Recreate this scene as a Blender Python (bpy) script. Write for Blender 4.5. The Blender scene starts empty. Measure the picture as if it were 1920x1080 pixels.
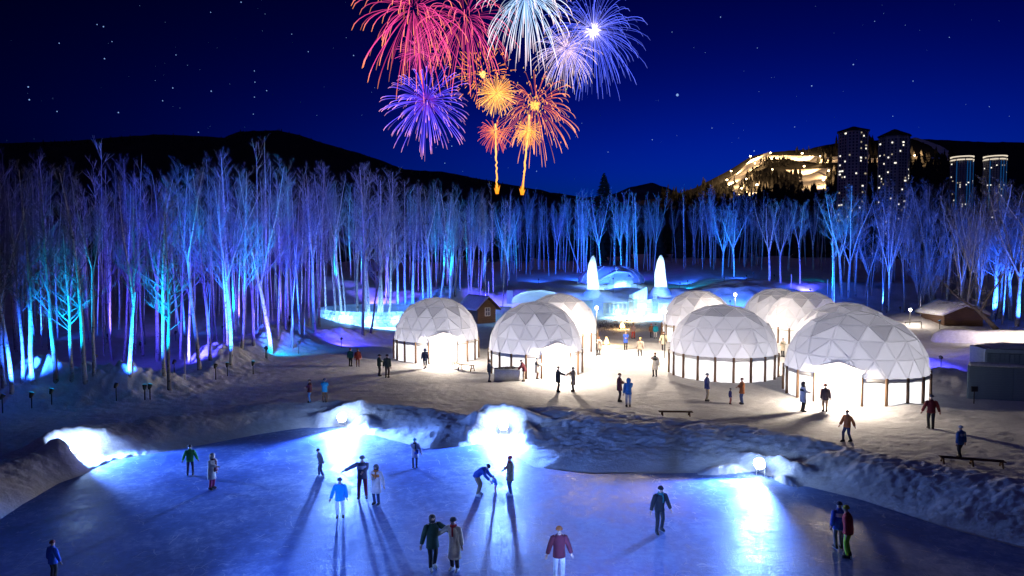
import bpy, bmesh, math, random
import numpy as np
from mathutils import Vector, Matrix

# ------------------------------------------------------------------ camera, sky, exposure
sc = bpy.context.scene
col = sc.collection
R = math.radians
F_PX, CAM_Z, PITCH = 1280.0, 9.7, math.atan(65 / 1280.0)      # 24 mm lens on a 36 mm sensor

cam_data = bpy.data.cameras.new('camera')
cam_data.lens = 24.0
cam_data.sensor_width = 36.0
cam_data.clip_start = 0.5
cam_data.clip_end = 30000.0
cam = bpy.data.objects.new('camera', cam_data)
cam.location = (0, 0, CAM_Z)
cam.rotation_euler = (math.pi / 2 - PITCH, 0, 0)
col.objects.link(cam)
sc.camera = cam

sc.render.engine = 'CYCLES'
sc.view_settings.view_transform = 'Standard'
sc.view_settings.look = 'None'
sc.view_settings.exposure = 0.0
sc.view_settings.gamma = 1.0
sc.view_settings.use_curve_mapping = False
sc.cycles.use_denoising = True
sc.cycles.max_bounces = 6
sc.cycles.diffuse_bounces = 3
sc.cycles.glossy_bounces = 2
sc.cycles.transmission_bounces = 4
sc.cycles.transparent_max_bounces = 8
sc.cycles.sample_clamp_indirect = 4.0
sc.cycles.caustics_reflective = False
sc.cycles.caustics_refractive = False
sc.cycles.use_light_tree = True

world = bpy.data.worlds.new('World')
sc.world = world
world.use_nodes = True
wn, wl = world.node_tree.nodes, world.node_tree.links
wn.clear()
w_out = wn.new('ShaderNodeOutputWorld')
w_bg = wn.new('ShaderNodeBackground')
w_sky = wn.new('ShaderNodeTexSky')
w_sky.sky_type = 'NISHITA'
w_sky.sun_disc = False
w_sky.sun_elevation = R(-4.6)
w_sky.sun_rotation = R(20)
w_sky.altitude = 600
w_sky.air_density = 1.0
w_sky.dust_density = 0.3
w_sky.ozone_density = 6.0
w_tint = wn.new('ShaderNodeMix')
w_tint.data_type = 'RGBA'
w_tint.blend_type = 'MULTIPLY'
w_tint.inputs['Factor'].default_value = 1.0
w_tint.inputs['B'].default_value = SKY_TINT = (2.4, 20.5, 13.6, 1.0)
w_bg.inputs['Strength'].default_value = 0.15
wl.new(w_sky.outputs['Color'], w_tint.inputs['A'])
w_gam = wn.new('ShaderNodeGamma')                              # the deep night sky falls off faster than twilight
w_gam.inputs['Gamma'].default_value = 2.4
wl.new(w_tint.outputs['Result'], w_gam.inputs['Color'])
wl.new(w_gam.outputs['Color'], w_bg.inputs['Color'])
wl.new(w_bg.outputs['Background'], w_out.inputs['Surface'])

# added weak blue fill from behind the camera, turning shadows navy
night_fill_data = bpy.data.lights.new('night_fill', 'SUN')
night_fill_data.energy = 0.13
night_fill_data.angle = R(0.5)
night_fill_data.color = (0.20, 0.22, 1.0)
night_fill = bpy.data.objects.new('night_fill', night_fill_data)
night_fill.rotation_euler = (R(48), 0, R(-35))
col.objects.link(night_fill)

# ------------------------------------------------------------------ helpers
rng = random.Random(7)
cp, sp = math.cos(PITCH), math.sin(PITCH)

def ray(px, py):
    """direction of a photo pixel (1920 x 1080), with y component 1 along the ground"""
    u, v = (px - 960) / F_PX, (540 - py) / F_PX
    d = Vector((u, cp + v * sp, -sp + v * cp))
    return d / d.y

def at(px, py, Y):
    d = ray(px, py)
    return Vector((d.x * Y, Y, CAM_Z + d.z * Y))

def on_plane(px, py, z=0.0):
    d = ray(px, py)
    t = (z - CAM_Z) / d.z
    return Vector((d.x * t, t, z))

class MB:
    """collects shapes and links them as ONE mesh object"""
    def __init__(self):
        self.v, self.f, self.c = [], [], []
    def add(self, vs, fs):
        o = len(self.v)
        self.v.extend(tuple(p) for p in vs)
        self.f.extend(tuple(i + o for i in q) for q in fs)
        return o
    def box(self, c, s, rz=0.0, taper=1.0, shear=(0, 0)):
        cx, cy, cz = c; hx, hy, hz = s[0] / 2, s[1] / 2, s[2] / 2
        co, si = math.cos(rz), math.sin(rz)
        vs = []
        for k in (-1, 1):
            t = 1.0 if k < 0 else taper
            for a, b in ((-1, -1), (1, -1), (1, 1), (-1, 1)):
                x, y = a * hx * t + (shear[0] if k > 0 else 0), b * hy * t + (shear[1] if k > 0 else 0)
                vs.append((cx + x * co - y * si, cy + x * si + y * co, cz + k * hz))
        self.add(vs, [(3, 2, 1, 0), (4, 5, 6, 7), (0, 1, 5, 4), (1, 2, 6, 5), (2, 3, 7, 6), (3, 0, 4, 7)])
        return self
    def tube(self, pts, radii, n=6, cap=True, ell=None):
        pts = [Vector(p) for p in pts]
        m = len(pts)
        if not hasattr(radii, '__len__'):
            radii = [radii] * m
        vs, fs = [], []
        up = Vector((0, 0, 1))
        prev = None
        for i, p in enumerate(pts):
            t = (pts[min(i + 1, m - 1)] - pts[max(i - 1, 0)])
            t = t.normalized() if t.length > 1e-9 else up
            if prev is None:
                a = t.cross(Vector((0, 1, 0)) if abs(t.z) > 0.9 else up)
                a = a.normalized() if a.length > 1e-6 else Vector((1, 0, 0))
            else:
                a = (prev - t * prev.dot(t)).normalized()
            prev = a
            b = t.cross(a)
            r = radii[i]
            rx, ry = (r, r) if not hasattr(r, '__len__') else r
            for k in range(n):
                th = 2 * math.pi * k / n
                vs.append(p + a * (rx * math.cos(th)) + b * (ry * math.sin(th)))
        for i in range(m - 1):
            for k in range(n):
                k2 = (k + 1) % n
                fs.append((i * n + k, i * n + k2, (i + 1) * n + k2, (i + 1) * n + k))
        if cap:
            fs.append(tuple(range(n - 1, -1, -1)))
            fs.append(tuple((m - 1) * n + k for k in range(n)))
        self.add(vs, fs)
        return self
    def rings(self, rows, close=False, cap=(True, True)):
        """rows: lists of equal length, lofted in order; every row is a closed ring"""
        n = len(rows[0]); vs = [p for r in rows for p in r]; fs = []
        for i in range(len(rows) - 1):
            for k in range(n):
                k2 = (k + 1) % n
                fs.append((i * n + k, i * n + k2, (i + 1) * n + k2, (i + 1) * n + k))
        if cap[0]:
            fs.append(tuple(range(n - 1, -1, -1)))
        if cap[1]:
            fs.append(tuple((len(rows) - 1) * n + k for k in range(n)))
        self.add(vs, fs)
        return self
    def lathe(self, prof, n=12, c=(0, 0, 0), cap=(True, True), sx=1.0, sy=1.0, jitter=0.0, rnd=None):
        rows = []
        for r, z in prof:
            row = []
            for k in range(n):
                th = 2 * math.pi * k / n
                rr = r * (1 + (rnd.uniform(-jitter, jitter) if rnd else 0))
                row.append((c[0] + rr * sx * math.cos(th), c[1] + rr * sy * math.sin(th), c[2] + z))
            rows.append(row)
        return self.rings(rows, cap=cap)
    def mesh(self, name, m=None, smooth=False):
        me = bpy.data.meshes.new(name)
        me.from_pydata(self.v, [], self.f)
        if m is not None:
            me.materials.append(m)
        if smooth:
            me.polygons.foreach_set('use_smooth', [True] * len(me.polygons))
        if self.c:
            ca = me.color_attributes.new('Col', 'FLOAT_COLOR', 'POINT')
            ca.data.foreach_set('color', np.array(self.c, dtype=np.float32).ravel())
        me.update()
        return me
    def build(self, name, m, parent=None, smooth=False, loc=None, rz=0.0):
        return link(name, self.mesh(name, m, smooth), parent, loc, rz)

def link(name, data, parent=None, loc=None, rz=0.0):
    o = bpy.data.objects.new(name, data)
    col.objects.link(o)
    if parent is not None:
        o.parent = parent
    if loc is not None:
        o.location = loc
    if rz:
        o.rotation_euler = (0, 0, rz)
    return o

def empty(name, loc=(0, 0, 0), rz=0.0):
    return link(name, None, None, loc, rz)

def tag(o, label=None, cat=None, group=None, kind=None):
    if label: o['label'] = label
    if cat: o['category'] = cat
    if group: o['group'] = group
    if kind: o['kind'] = kind
    return o

def copy_tree(o, parent=None):
    c = o.copy()
    col.objects.link(c)
    c.parent = parent
    for ch in o.children:
        copy_tree(ch, c)
    return c

def lamp(name, kind, loc, power, color, parent=None, radius=0.15, aim=None, cone=60, blend=0.6, size=None):
    d = bpy.data.lights.new(name, kind)
    d.energy = power
    d.color = color
    if kind in ('POINT', 'SPOT'):
        d.shadow_soft_size = radius
    if kind == 'SPOT':
        d.spot_size = R(cone)
        d.spot_blend = blend
    o = link(name, d, parent, loc)
    if aim is not None:
        o.rotation_euler = (Vector(aim)).to_track_quat('-Z', 'Y').to_euler()
    return o

# numpy value noise --------------------------------------------------
_tab = np.random.RandomState(11).rand(256, 256)
def vnoise(x, y, s=0):
    x = np.asarray(x, float) + s * 17.13; y = np.asarray(y, float) + s * 9.71
    xi, yi = np.floor(x).astype(int), np.floor(y).astype(int)
    fx, fy = x - xi, y - yi
    fx = fx * fx * (3 - 2 * fx); fy = fy * fy * (3 - 2 * fy)
    a = _tab[xi & 255, yi & 255]; b = _tab[(xi + 1) & 255, yi & 255]
    c = _tab[xi & 255, (yi + 1) & 255]; d = _tab[(xi + 1) & 255, (yi + 1) & 255]
    return (a * (1 - fx) + b * fx) * (1 - fy) + (c * (1 - fx) + d * fx) * fy
def fbm(x, y, oct=4, s=0, gain=0.5):
    v, a, t = 0.0, 1.0, 0.0
    for k in range(oct):
        v = v + a * vnoise(np.asarray(x) * 2 ** k, np.asarray(y) * 2 ** k, s + k)
        t += a; a *= gain
    return v / t
def sst(a, b, x):
    t = np.clip((np.asarray(x, float) - a) / (b - a), 0, 1)
    return t * t * (3 - 2 * t)

# ------------------------------------------------------------------ materials
def new_mat(name):
    m = bpy.data.materials.new(name)
    m.use_nodes = True
    nt = m.node_tree
    nt.nodes.clear()
    out = nt.nodes.new('ShaderNodeOutputMaterial')
    return m, nt, nt.nodes, nt.links, out

def noise_node(nt, scale, detail=4, rough=0.55, coord='Object', stretch=None):
    n = nt.nodes.new('ShaderNodeTexNoise')
    n.inputs['Scale'].default_value = scale
    n.inputs['Detail'].default_value = detail
    n.inputs['Roughness'].default_value = rough
    if coord == 'Position':
        g = nt.nodes.new('ShaderNodeNewGeometry'); src = g.outputs['Position']
    else:
        g = nt.nodes.new('ShaderNodeTexCoord'); src = g.outputs[coord]
    if stretch:
        mp = nt.nodes.new('ShaderNodeMapping')
        mp.inputs['Scale'].default_value = stretch
        nt.links.new(src, mp.inputs['Vector']); src = mp.outputs['Vector']
    nt.links.new(src, n.inputs['Vector'])
    return n

def ramp(nt, src, stops, interp='LINEAR'):
    r = nt.nodes.new('ShaderNodeValToRGB')
    r.color_ramp.interpolation = interp
    el = r.color_ramp.elements
    while len(el) < len(stops):
        el.new(0.5)
    for e, (p, c) in zip(el, stops):
        e.position = p
        e.color = (*c, 1) if len(c) == 3 else c
    nt.links.new(src, r.inputs['Fac'])
    return r

def surf(name, c1, c2=None, rough=0.7, scale=3.0, bump=0.0, bscale=None, coord='Object', metal=0.0, spec=0.5, stretch=None, bdist=0.02):
    """plain procedural surface: two tones mixed by noise, with optional bump"""
    m, nt, N, L, out = new_mat(name)
    b = N.new('ShaderNodeBsdfPrincipled')
    b.inputs['Roughness'].default_value = rough
    b.inputs['Metallic'].default_value = metal
    b.inputs['Specular IOR Level'].default_value = spec
    c2 = c2 or tuple(x * 0.75 for x in c1)
    n = noise_node(nt, scale, coord=coord, stretch=stretch)
    r = ramp(nt, n.outputs['Fac'], [(0.35, c1), (0.65, c2)])
    L.new(r.outputs['Color'], b.inputs['Base Color'])
    if bump:
        n2 = noise_node(nt, bscale or scale * 4, coord=coord, stretch=stretch)
        bp = N.new('ShaderNodeBump')
        bp.inputs['Strength'].default_value = bump
        bp.inputs['Distance'].default_value = bdist
        L.new(n2.outputs['Fac'], bp.inputs['Height'])
        L.new(bp.outputs['Normal'], b.inputs['Normal'])
    L.new(b.outputs['BSDF'], out.inputs['Surface'])
    return m

def glow(name, color, strength, sample=True):
    m, nt, N, L, out = new_mat(name)
    e = N.new('ShaderNodeEmission')
    e.inputs['Color'].default_value = (*color, 1)
    e.inputs['Strength'].default_value = strength
    L.new(e.outputs['Emission'], out.inputs['Surface'])
    if not sample:
        m.cycles.emission_sampling = 'NONE'
    return m

def sheet(name, col_d, col_t, mix=0.5, scale=1.5, vary=0.12, clear=0.0):
    """thin cloth or ice that lets light through"""
    m, nt, N, L, out = new_mat(name)
    d = N.new('ShaderNodeBsdfDiffuse'); t = N.new('ShaderNodeBsdfTranslucent')
    n = noise_node(nt, scale)
    oi = N.new('ShaderNodeObjectInfo')
    ad = N.new('ShaderNodeMath'); ad.operation = 'ADD'
    L.new(n.outputs['Fac'], ad.inputs[0]); L.new(oi.outputs['Random'], ad.inputs[1])
    hf = N.new('ShaderNodeMath'); hf.operation = 'MULTIPLY'; hf.inputs[1].default_value = 0.5
    L.new(ad.outputs[0], hf.inputs[0])
    lo = tuple(x * (1 - vary) for x in col_t); hi = tuple(min(1, x * (1 + vary)) for x in col_t)
    r = ramp(nt, hf.outputs[0], [(0.2, lo), (0.8, hi)])
    L.new(r.outputs['Color'], t.inputs['Color'])
    d.inputs['Color'].default_value = (*col_d, 1)
    mx = N.new('ShaderNodeMixShader'); mx.inputs['Fac'].default_value = mix
    L.new(d.outputs[0], mx.inputs[1]); L.new(t.outputs[0], mx.inputs[2])
    last = mx
    if clear:
        tr = N.new('ShaderNodeBsdfTransparent')
        m2 = N.new('ShaderNodeMixShader'); m2.inputs['Fac'].default_value = clear
        L.new(mx.outputs[0], m2.inputs[1]); L.new(tr.outputs[0], m2.inputs[2]); last = m2
    L.new(last.outputs[0], out.inputs['Surface'])
    return m

def snow_mat():
    m, nt, N, L, out = new_mat('snow')
    b = N.new('ShaderNodeBsdfPrincipled')
    b.inputs['Roughness'].default_value = 0.75
    b.inputs['Specular IOR Level'].default_value = 0.25
    n1 = noise_node(nt, 0.35, 5, coord='Position')
    n2 = noise_node(nt, 5.0, 6, 0.65, coord='Position', stretch=(0.6, 1.6, 1))
    mx = N.new('ShaderNodeMath'); mx.operation = 'MULTIPLY_ADD'
    mx.inputs[1].default_value = 0.55
    L.new(n2.outputs['Fac'], mx.inputs[0]); 
    sc2 = N.new('ShaderNodeMath'); sc2.operation = 'MULTIPLY'; sc2.inputs[1].default_value = 0.45
    L.new(n1.outputs['Fac'], sc2.inputs[0]); L.new(sc2.outputs[0], mx.inputs[2])
    r = ramp(nt, mx.outputs[0], [(0.36, (0.58, 0.58, 0.60)), (0.5, (0.70, 0.71, 0.73)), (0.62, (0.85, 0.86, 0.88))])
    L.new(r.outputs['Color'], b.inputs['Base Color'])
    n3 = noise_node(nt, 9.0, 6, 0.7, coord='Position')
    bp = N.new('ShaderNodeBump'); bp.inputs['Strength'].default_value = 0.6; bp.inputs['Distance'].default_value = 0.07
    L.new(n3.outputs['Fac'], bp.inputs['Height']); L.new(bp.outputs['Normal'], b.inputs['Normal'])
    L.new(b.outputs['BSDF'], out.inputs['Surface'])
    return m

def ice_mat():
    m, nt, N, L, out = new_mat('rink_ice')
    b = N.new('ShaderNodeBsdfPrincipled')
    b.inputs['Specular IOR Level'].default_value = 0.4
    # cloudy ice with powder snow scraped over it
    n1 = noise_node(nt, 0.22, 6, 0.6, coord='Position')
    n2 = noise_node(nt, 3.2, 7, 0.72, coord='Position')
    ad = N.new('ShaderNodeMath'); ad.operation = 'MULTIPLY_ADD'; ad.inputs[1].default_value = 0.5
    L.new(n2.outputs['Fac'], ad.inputs[0])
    h = N.new('ShaderNodeMath'); h.operation = 'MULTIPLY'; h.inputs[1].default_value = 0.5
    L.new(n1.outputs['Fac'], h.inputs[0]); L.new(h.outputs[0], ad.inputs[2])
    r = ramp(nt, ad.outputs[0], [(0.36, (0.06, 0.12, 0.38)), (0.50, (0.15, 0.25, 0.60)), (0.64, (0.42, 0.54, 0.84))])
    # thin scratches of the skates: edges of stretched cells, bent by noise
    scr = None
    for k, (rot, st) in enumerate(((0.5, (0.5, 2.2, 1)), (-0.9, (2.0, 0.55, 1)), (1.3, (0.8, 1.6, 1)))):
        g = N.new('ShaderNodeNewGeometry'); mp = N.new('ShaderNodeMapping')
        mp.inputs['Rotation'].default_value = (0, 0, rot); mp.inputs['Scale'].default_value = st
        wn_ = noise_node(nt, 0.5, 2, coord='Position')
        va = N.new('ShaderNodeVectorMath'); va.operation = 'MULTIPLY_ADD'
        va.inputs[1].default_value = (2.2, 2.2, 0)
        L.new(wn_.outputs['Color'], va.inputs[0]); L.new(g.outputs['Position'], va.inputs[2])
        L.new(va.outputs[0], mp.inputs['Vector'])
        vo = N.new('ShaderNodeTexVoronoi'); vo.feature = 'DISTANCE_TO_EDGE'; vo.inputs['Scale'].default_value = 0.55
        vo.voronoi_dimensions = '2D'
        L.new(mp.outputs[0], vo.inputs['Vector'])
        lt = N.new('ShaderNodeMath'); lt.operation = 'LESS_THAN'; lt.inputs[1].default_value = 0.008
        L.new(vo.outputs['Distance'], lt.inputs[0])
        if scr is None: scr = lt.outputs[0]
        else:
            mxm = N.new('ShaderNodeMath'); mxm.operation = 'MAXIMUM'
            L.new(scr, mxm.inputs[0]); L.new(lt.outputs[0], mxm.inputs[1]); scr = mxm.outputs[0]
    brk = noise_node(nt, 1.4, 3, coord='Position')
    bg = N.new('ShaderNodeMath'); bg.operation = 'GREATER_THAN'; bg.inputs[1].default_value = 0.53
    L.new(brk.outputs['Fac'], bg.inputs[0])
    ml = N.new('ShaderNodeMath'); ml.operation = 'MULTIPLY'
    L.new(scr, ml.inputs[0]); L.new(bg.outputs[0], ml.inputs[1])
    mxc = N.new('ShaderNodeMix'); mxc.data_type = 'RGBA'
    f = N.new('ShaderNodeMath'); f.operation = 'MULTIPLY'; f.inputs[1].default_value = 0.4
    L.new(ml.outputs[0], f.inputs[0]); L.new(f.outputs[0], mxc.inputs['Factor'])
    L.new(r.outputs['Color'], mxc.inputs['A']); mxc.inputs['B'].default_value = (0.8, 0.85, 0.92, 1)
    L.new(mxc.outputs['Result'], b.inputs['Base Color'])
    rr = ramp(nt, ad.outputs[0], [(0.38, (0.38,) * 3), (0.62, (0.75,) * 3)])
    L.new(rr.outputs['Color'], b.inputs['Roughness'])
    n3 = noise_node(nt, 14.0, 5, 0.7, coord='Position')
    bp = N.new('ShaderNodeBump'); bp.inputs['Strength'].default_value = 0.35; bp.inputs['Distance'].default_value = 0.03
    L.new(n3.outputs['Fac'], bp.inputs['Height']); L.new(bp.outputs['Normal'], b.inputs['Normal'])
    L.new(b.outputs['BSDF'], out.inputs['Surface'])
    return m

def birch_mat():
    m, nt, N, L, out = new_mat('birch_bark')
    b = N.new('ShaderNodeBsdfPrincipled'); b.inputs['Roughness'].default_value = 0.8
    b.inputs['Specular IOR Level'].default_value = 0.2
    n = noise_node(nt, 2.2, 4, 0.6, stretch=(1.2, 1.2, 3.2))
    n2 = noise_node(nt, 0.5, 2, 0.5)
    r = ramp(nt, n.outputs['Fac'], [(0.36, (0.05, 0.045, 0.045)), (0.42, (0.5, 0.49, 0.48)), (0.7, (0.66, 0.65, 0.64))])
    oi = N.new('ShaderNodeObjectInfo')
    r2 = ramp(nt, oi.outputs['Random'], [(0.0, (0.38, 0.36, 0.36)), (0.45, (0.75, 0.74, 0.74)), (1.0, (1, 1, 1))])
    mx = N.new('ShaderNodeMix'); mx.data_type = 'RGBA'; mx.blend_type = 'MULTIPLY'; mx.inputs['Factor'].default_value = 1
    L.new(r.outputs['Color'], mx.inputs['A']); L.new(r2.outputs['Color'], mx.inputs['B'])
    L.new(mx.outputs['Result'], b.inputs['Base Color'])
    L.new(b.outputs['BSDF'], out.inputs['Surface'])
    return m

M = {}
M['snow'] = snow_mat()
M['ice'] = ice_mat()
M['birch'] = birch_mat()
M['twig'] = surf('frosted_twigs', (0.20, 0.20, 0.24), (0.11, 0.11, 0.14), 0.85, 1.0)
M['bark'] = surf('dark_bark', (0.10, 0.085, 0.075), (0.05, 0.04, 0.04), 0.9, 4.0, 0.6, 14, stretch=(2, 2, 0.5))
M['log'] = surf('log_wood', (0.22, 0.13, 0.07), (0.12, 0.07, 0.04), 0.8, 5.0, 0.4, 16, stretch=(2, 2, 0.3))
M['hill'] = surf('wooded_hill', (0.008, 0.008, 0.008), (0.02, 0.02, 0.022), 0.95, 0.02, coord='Position')
M['hill_snow'] = surf('ski_run_snow', (0.8, 0.8, 0.82), (0.55, 0.55, 0.57), 0.8, 0.03, 0.5, 0.12, coord='Position', stretch=(0.3, 0.3, 2.5), bdist=2.0)
M['spruce'] = surf('spruce_needles', (0.02, 0.032, 0.02), (0.035, 0.05, 0.032), 0.9, 0.6)
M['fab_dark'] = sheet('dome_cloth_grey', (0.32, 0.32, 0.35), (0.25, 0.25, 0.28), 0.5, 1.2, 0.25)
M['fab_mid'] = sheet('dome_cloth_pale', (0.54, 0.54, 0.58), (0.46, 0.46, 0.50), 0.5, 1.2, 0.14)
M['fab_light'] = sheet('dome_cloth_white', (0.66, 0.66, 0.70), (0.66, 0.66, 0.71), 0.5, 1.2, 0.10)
M['fab_wall'] = sheet('wall_vinyl', (0.85, 0.86, 0.84), (0.95, 0.97, 0.92), 0.65, 2.0, 0.05)
M['ice_lit'] = sheet('carved_ice', (0.6, 0.75, 0.8), (0.80, 0.97, 0.95), 0.6, 0.9, 0.22)
M['ice_block'] = sheet('ice_block', (0.55, 0.7, 0.85), (0.62, 0.85, 0.97), 0.6, 1.5, 0.3, clear=0.32)
M['ice_clear'] = sheet('clear_carved_ice', (0.6, 0.75, 0.8), (0.80, 0.97, 0.95), 0.6, 0.9, 0.22, clear=0.28)
M['steel'] = surf('strut_steel', (0.64, 0.64, 0.67), (0.55, 0.55, 0.58), 0.5, 4)
M['black'] = surf('black_metal', (0.02, 0.02, 0.022), (0.03, 0.03, 0.03), 0.5, 6)
M['white_frame'] = surf('white_paint', (0.78, 0.78, 0.76), (0.7, 0.7, 0.68), 0.5, 4)
M['timber'] = surf('dark_timber', (0.16, 0.085, 0.045), (0.09, 0.05, 0.03), 0.75, 3, 0.4, 12, stretch=(0.4, 0.4, 4))
M['stake'] = surf('white_stake', (0.75, 0.75, 0.75), (0.6, 0.6, 0.62), 0.6, 4)
# ------------------------------------------------------------------ terrain
ICE_Z = -0.8
def poly_px(pts, z):
    return [tuple(on_plane(x, y, z)[:2]) for x, y in pts]
rink_px = [(-420, 1330), (-120, 1060), (0, 990), (60, 945), (120, 907), (165, 888), (215, 866), (300, 853), (400, 835), (500, 815), (580, 803),
           (640, 800), (700, 818), (800, 846), (865, 840), (930, 828), (965, 860), (1000, 882), (1100, 895), (1250, 892), (1350, 890),
           (1420, 884), (1470, 908), (1600, 940), (1750, 990), (1920, 1036), (2300, 1150), (2700, 1330)]
bank_px = [(-900, 1330), (-350, 985), (-60, 893), (40, 862), (105, 838), (160, 806), (300, 785), (400, 771), (560, 757), (640, 755), (760, 765), (850, 775),
           (885, 786), (940, 764), (1100, 768), (1250, 780), (1400, 800), (1550, 830), (1700, 865), (1920, 902), (2400, 985), (3200, 1330)]
RINK = np.array(poly_px(rink_px, ICE_Z)); BANK = np.array(poly_px(bank_px, 0.0))
RINK = np.vstack([RINK, [RINK[-1][0], -8], [RINK[0][0], -8]])
BANK = np.vstack([BANK, [BANK[-1][0] + 1, -12], [BANK[0][0] - 1, -12]])

def seg_dist(P, x, y, closed=True):
    n = len(P); best = np.full(np.shape(x), 1e9)
    for i in range(n if closed else n - 1):
        a, b = P[i], P[(i + 1) % n]
        dx, dy = b[0] - a[0], b[1] - a[1]
        t = np.clip(((x - a[0]) * dx + (y - a[1]) * dy) / (dx * dx + dy * dy + 1e-12), 0, 1)
        best = np.minimum(best, (x - a[0] - t * dx) ** 2 + (y - a[1] - t * dy) ** 2)
    return np.sqrt(best)
def inside(P, x, y):
    c = np.zeros(np.shape(x), bool); n = len(P)
    for i in range(n):
        a, b = P[i], P[(i + 1) % n]
        c ^= ((a[1] > y) != (b[1] > y)) & (x < (b[0] - a[0]) * (y - a[1]) / (b[1] - a[1] + 1e-12) + a[0])
    return c
def sdist(P, x, y):
    d = seg_dist(P, x, y)
    return np.where(inside(P, x, y), -d, d)
def line_prof(pts, x, y):
    """distance to a polyline and the value interpolated along it: pts (X, Y, value)"""
    best = np.full(np.shape(x), 1e9); val = np.zeros(np.shape(x))
    for a, b in zip(pts[:-1], pts[1:]):
        dx, dy = b[0] - a[0], b[1] - a[1]
        t = np.clip(((x - a[0]) * dx + (y - a[1]) * dy) / (dx * dx + dy * dy + 1e-12), 0, 1)
        d = np.hypot(x - a[0] - t * dx, y - a[1] - t * dy)
        v = a[2] + t * (b[2] - a[2])
        val = np.where(d < best, v, val); best = np.minimum(best, d)
    return best, val

# floodlights standing in gaps of the rink bank: lamp pixel, and a pixel on the ice it looks at
FLOODS = [((139, 838), (560, 892)), ((641, 782), (650, 930)), ((944, 797), (880, 900)), ((1424, 868), (1290, 960))]
FL = [(on_plane(*a, -0.15), on_plane(*b, ICE_Z)) for a, b in FLOODS]

ridge = [(*on_plane(px, py)[:2], h) for px, py, h in
         [(-300, 800, 2.2), (0, 752, 2.0), (110, 748, 2.3), (230, 742, 2.2), (310, 732, 1.1), (360, 722, 0.55), (430, 692, 1.3), (480, 670, 1.8),
          (535, 654, 1.25), (600, 648, 0.8), (680, 640, 0.55), (760, 632, 0.45)]]
bumps = [  # pixel, sigma m, height
    ((512, 650), 2.0, 1.3), ((395, 695), 1.6, 0.9), ((840, 590), 5.0, 1.6), ((150, 716), 2.2, 0.5),
    ((1770, 716), 3.0, 1.0), ((1740, 690), 2.6, 0.8), ((1850, 676), 3.5, 0.9), ((1950, 676), 4.5, 1.1), ((1700, 622), 5.0, 0.9), ((1720, 770), 2.0, 0.35), ((560, 660), 2.5, 0.6), ((620, 640), 3.5, 0.5)]
bumps = [(on_plane(*p), s, h) for p, s, h in bumps]

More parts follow.
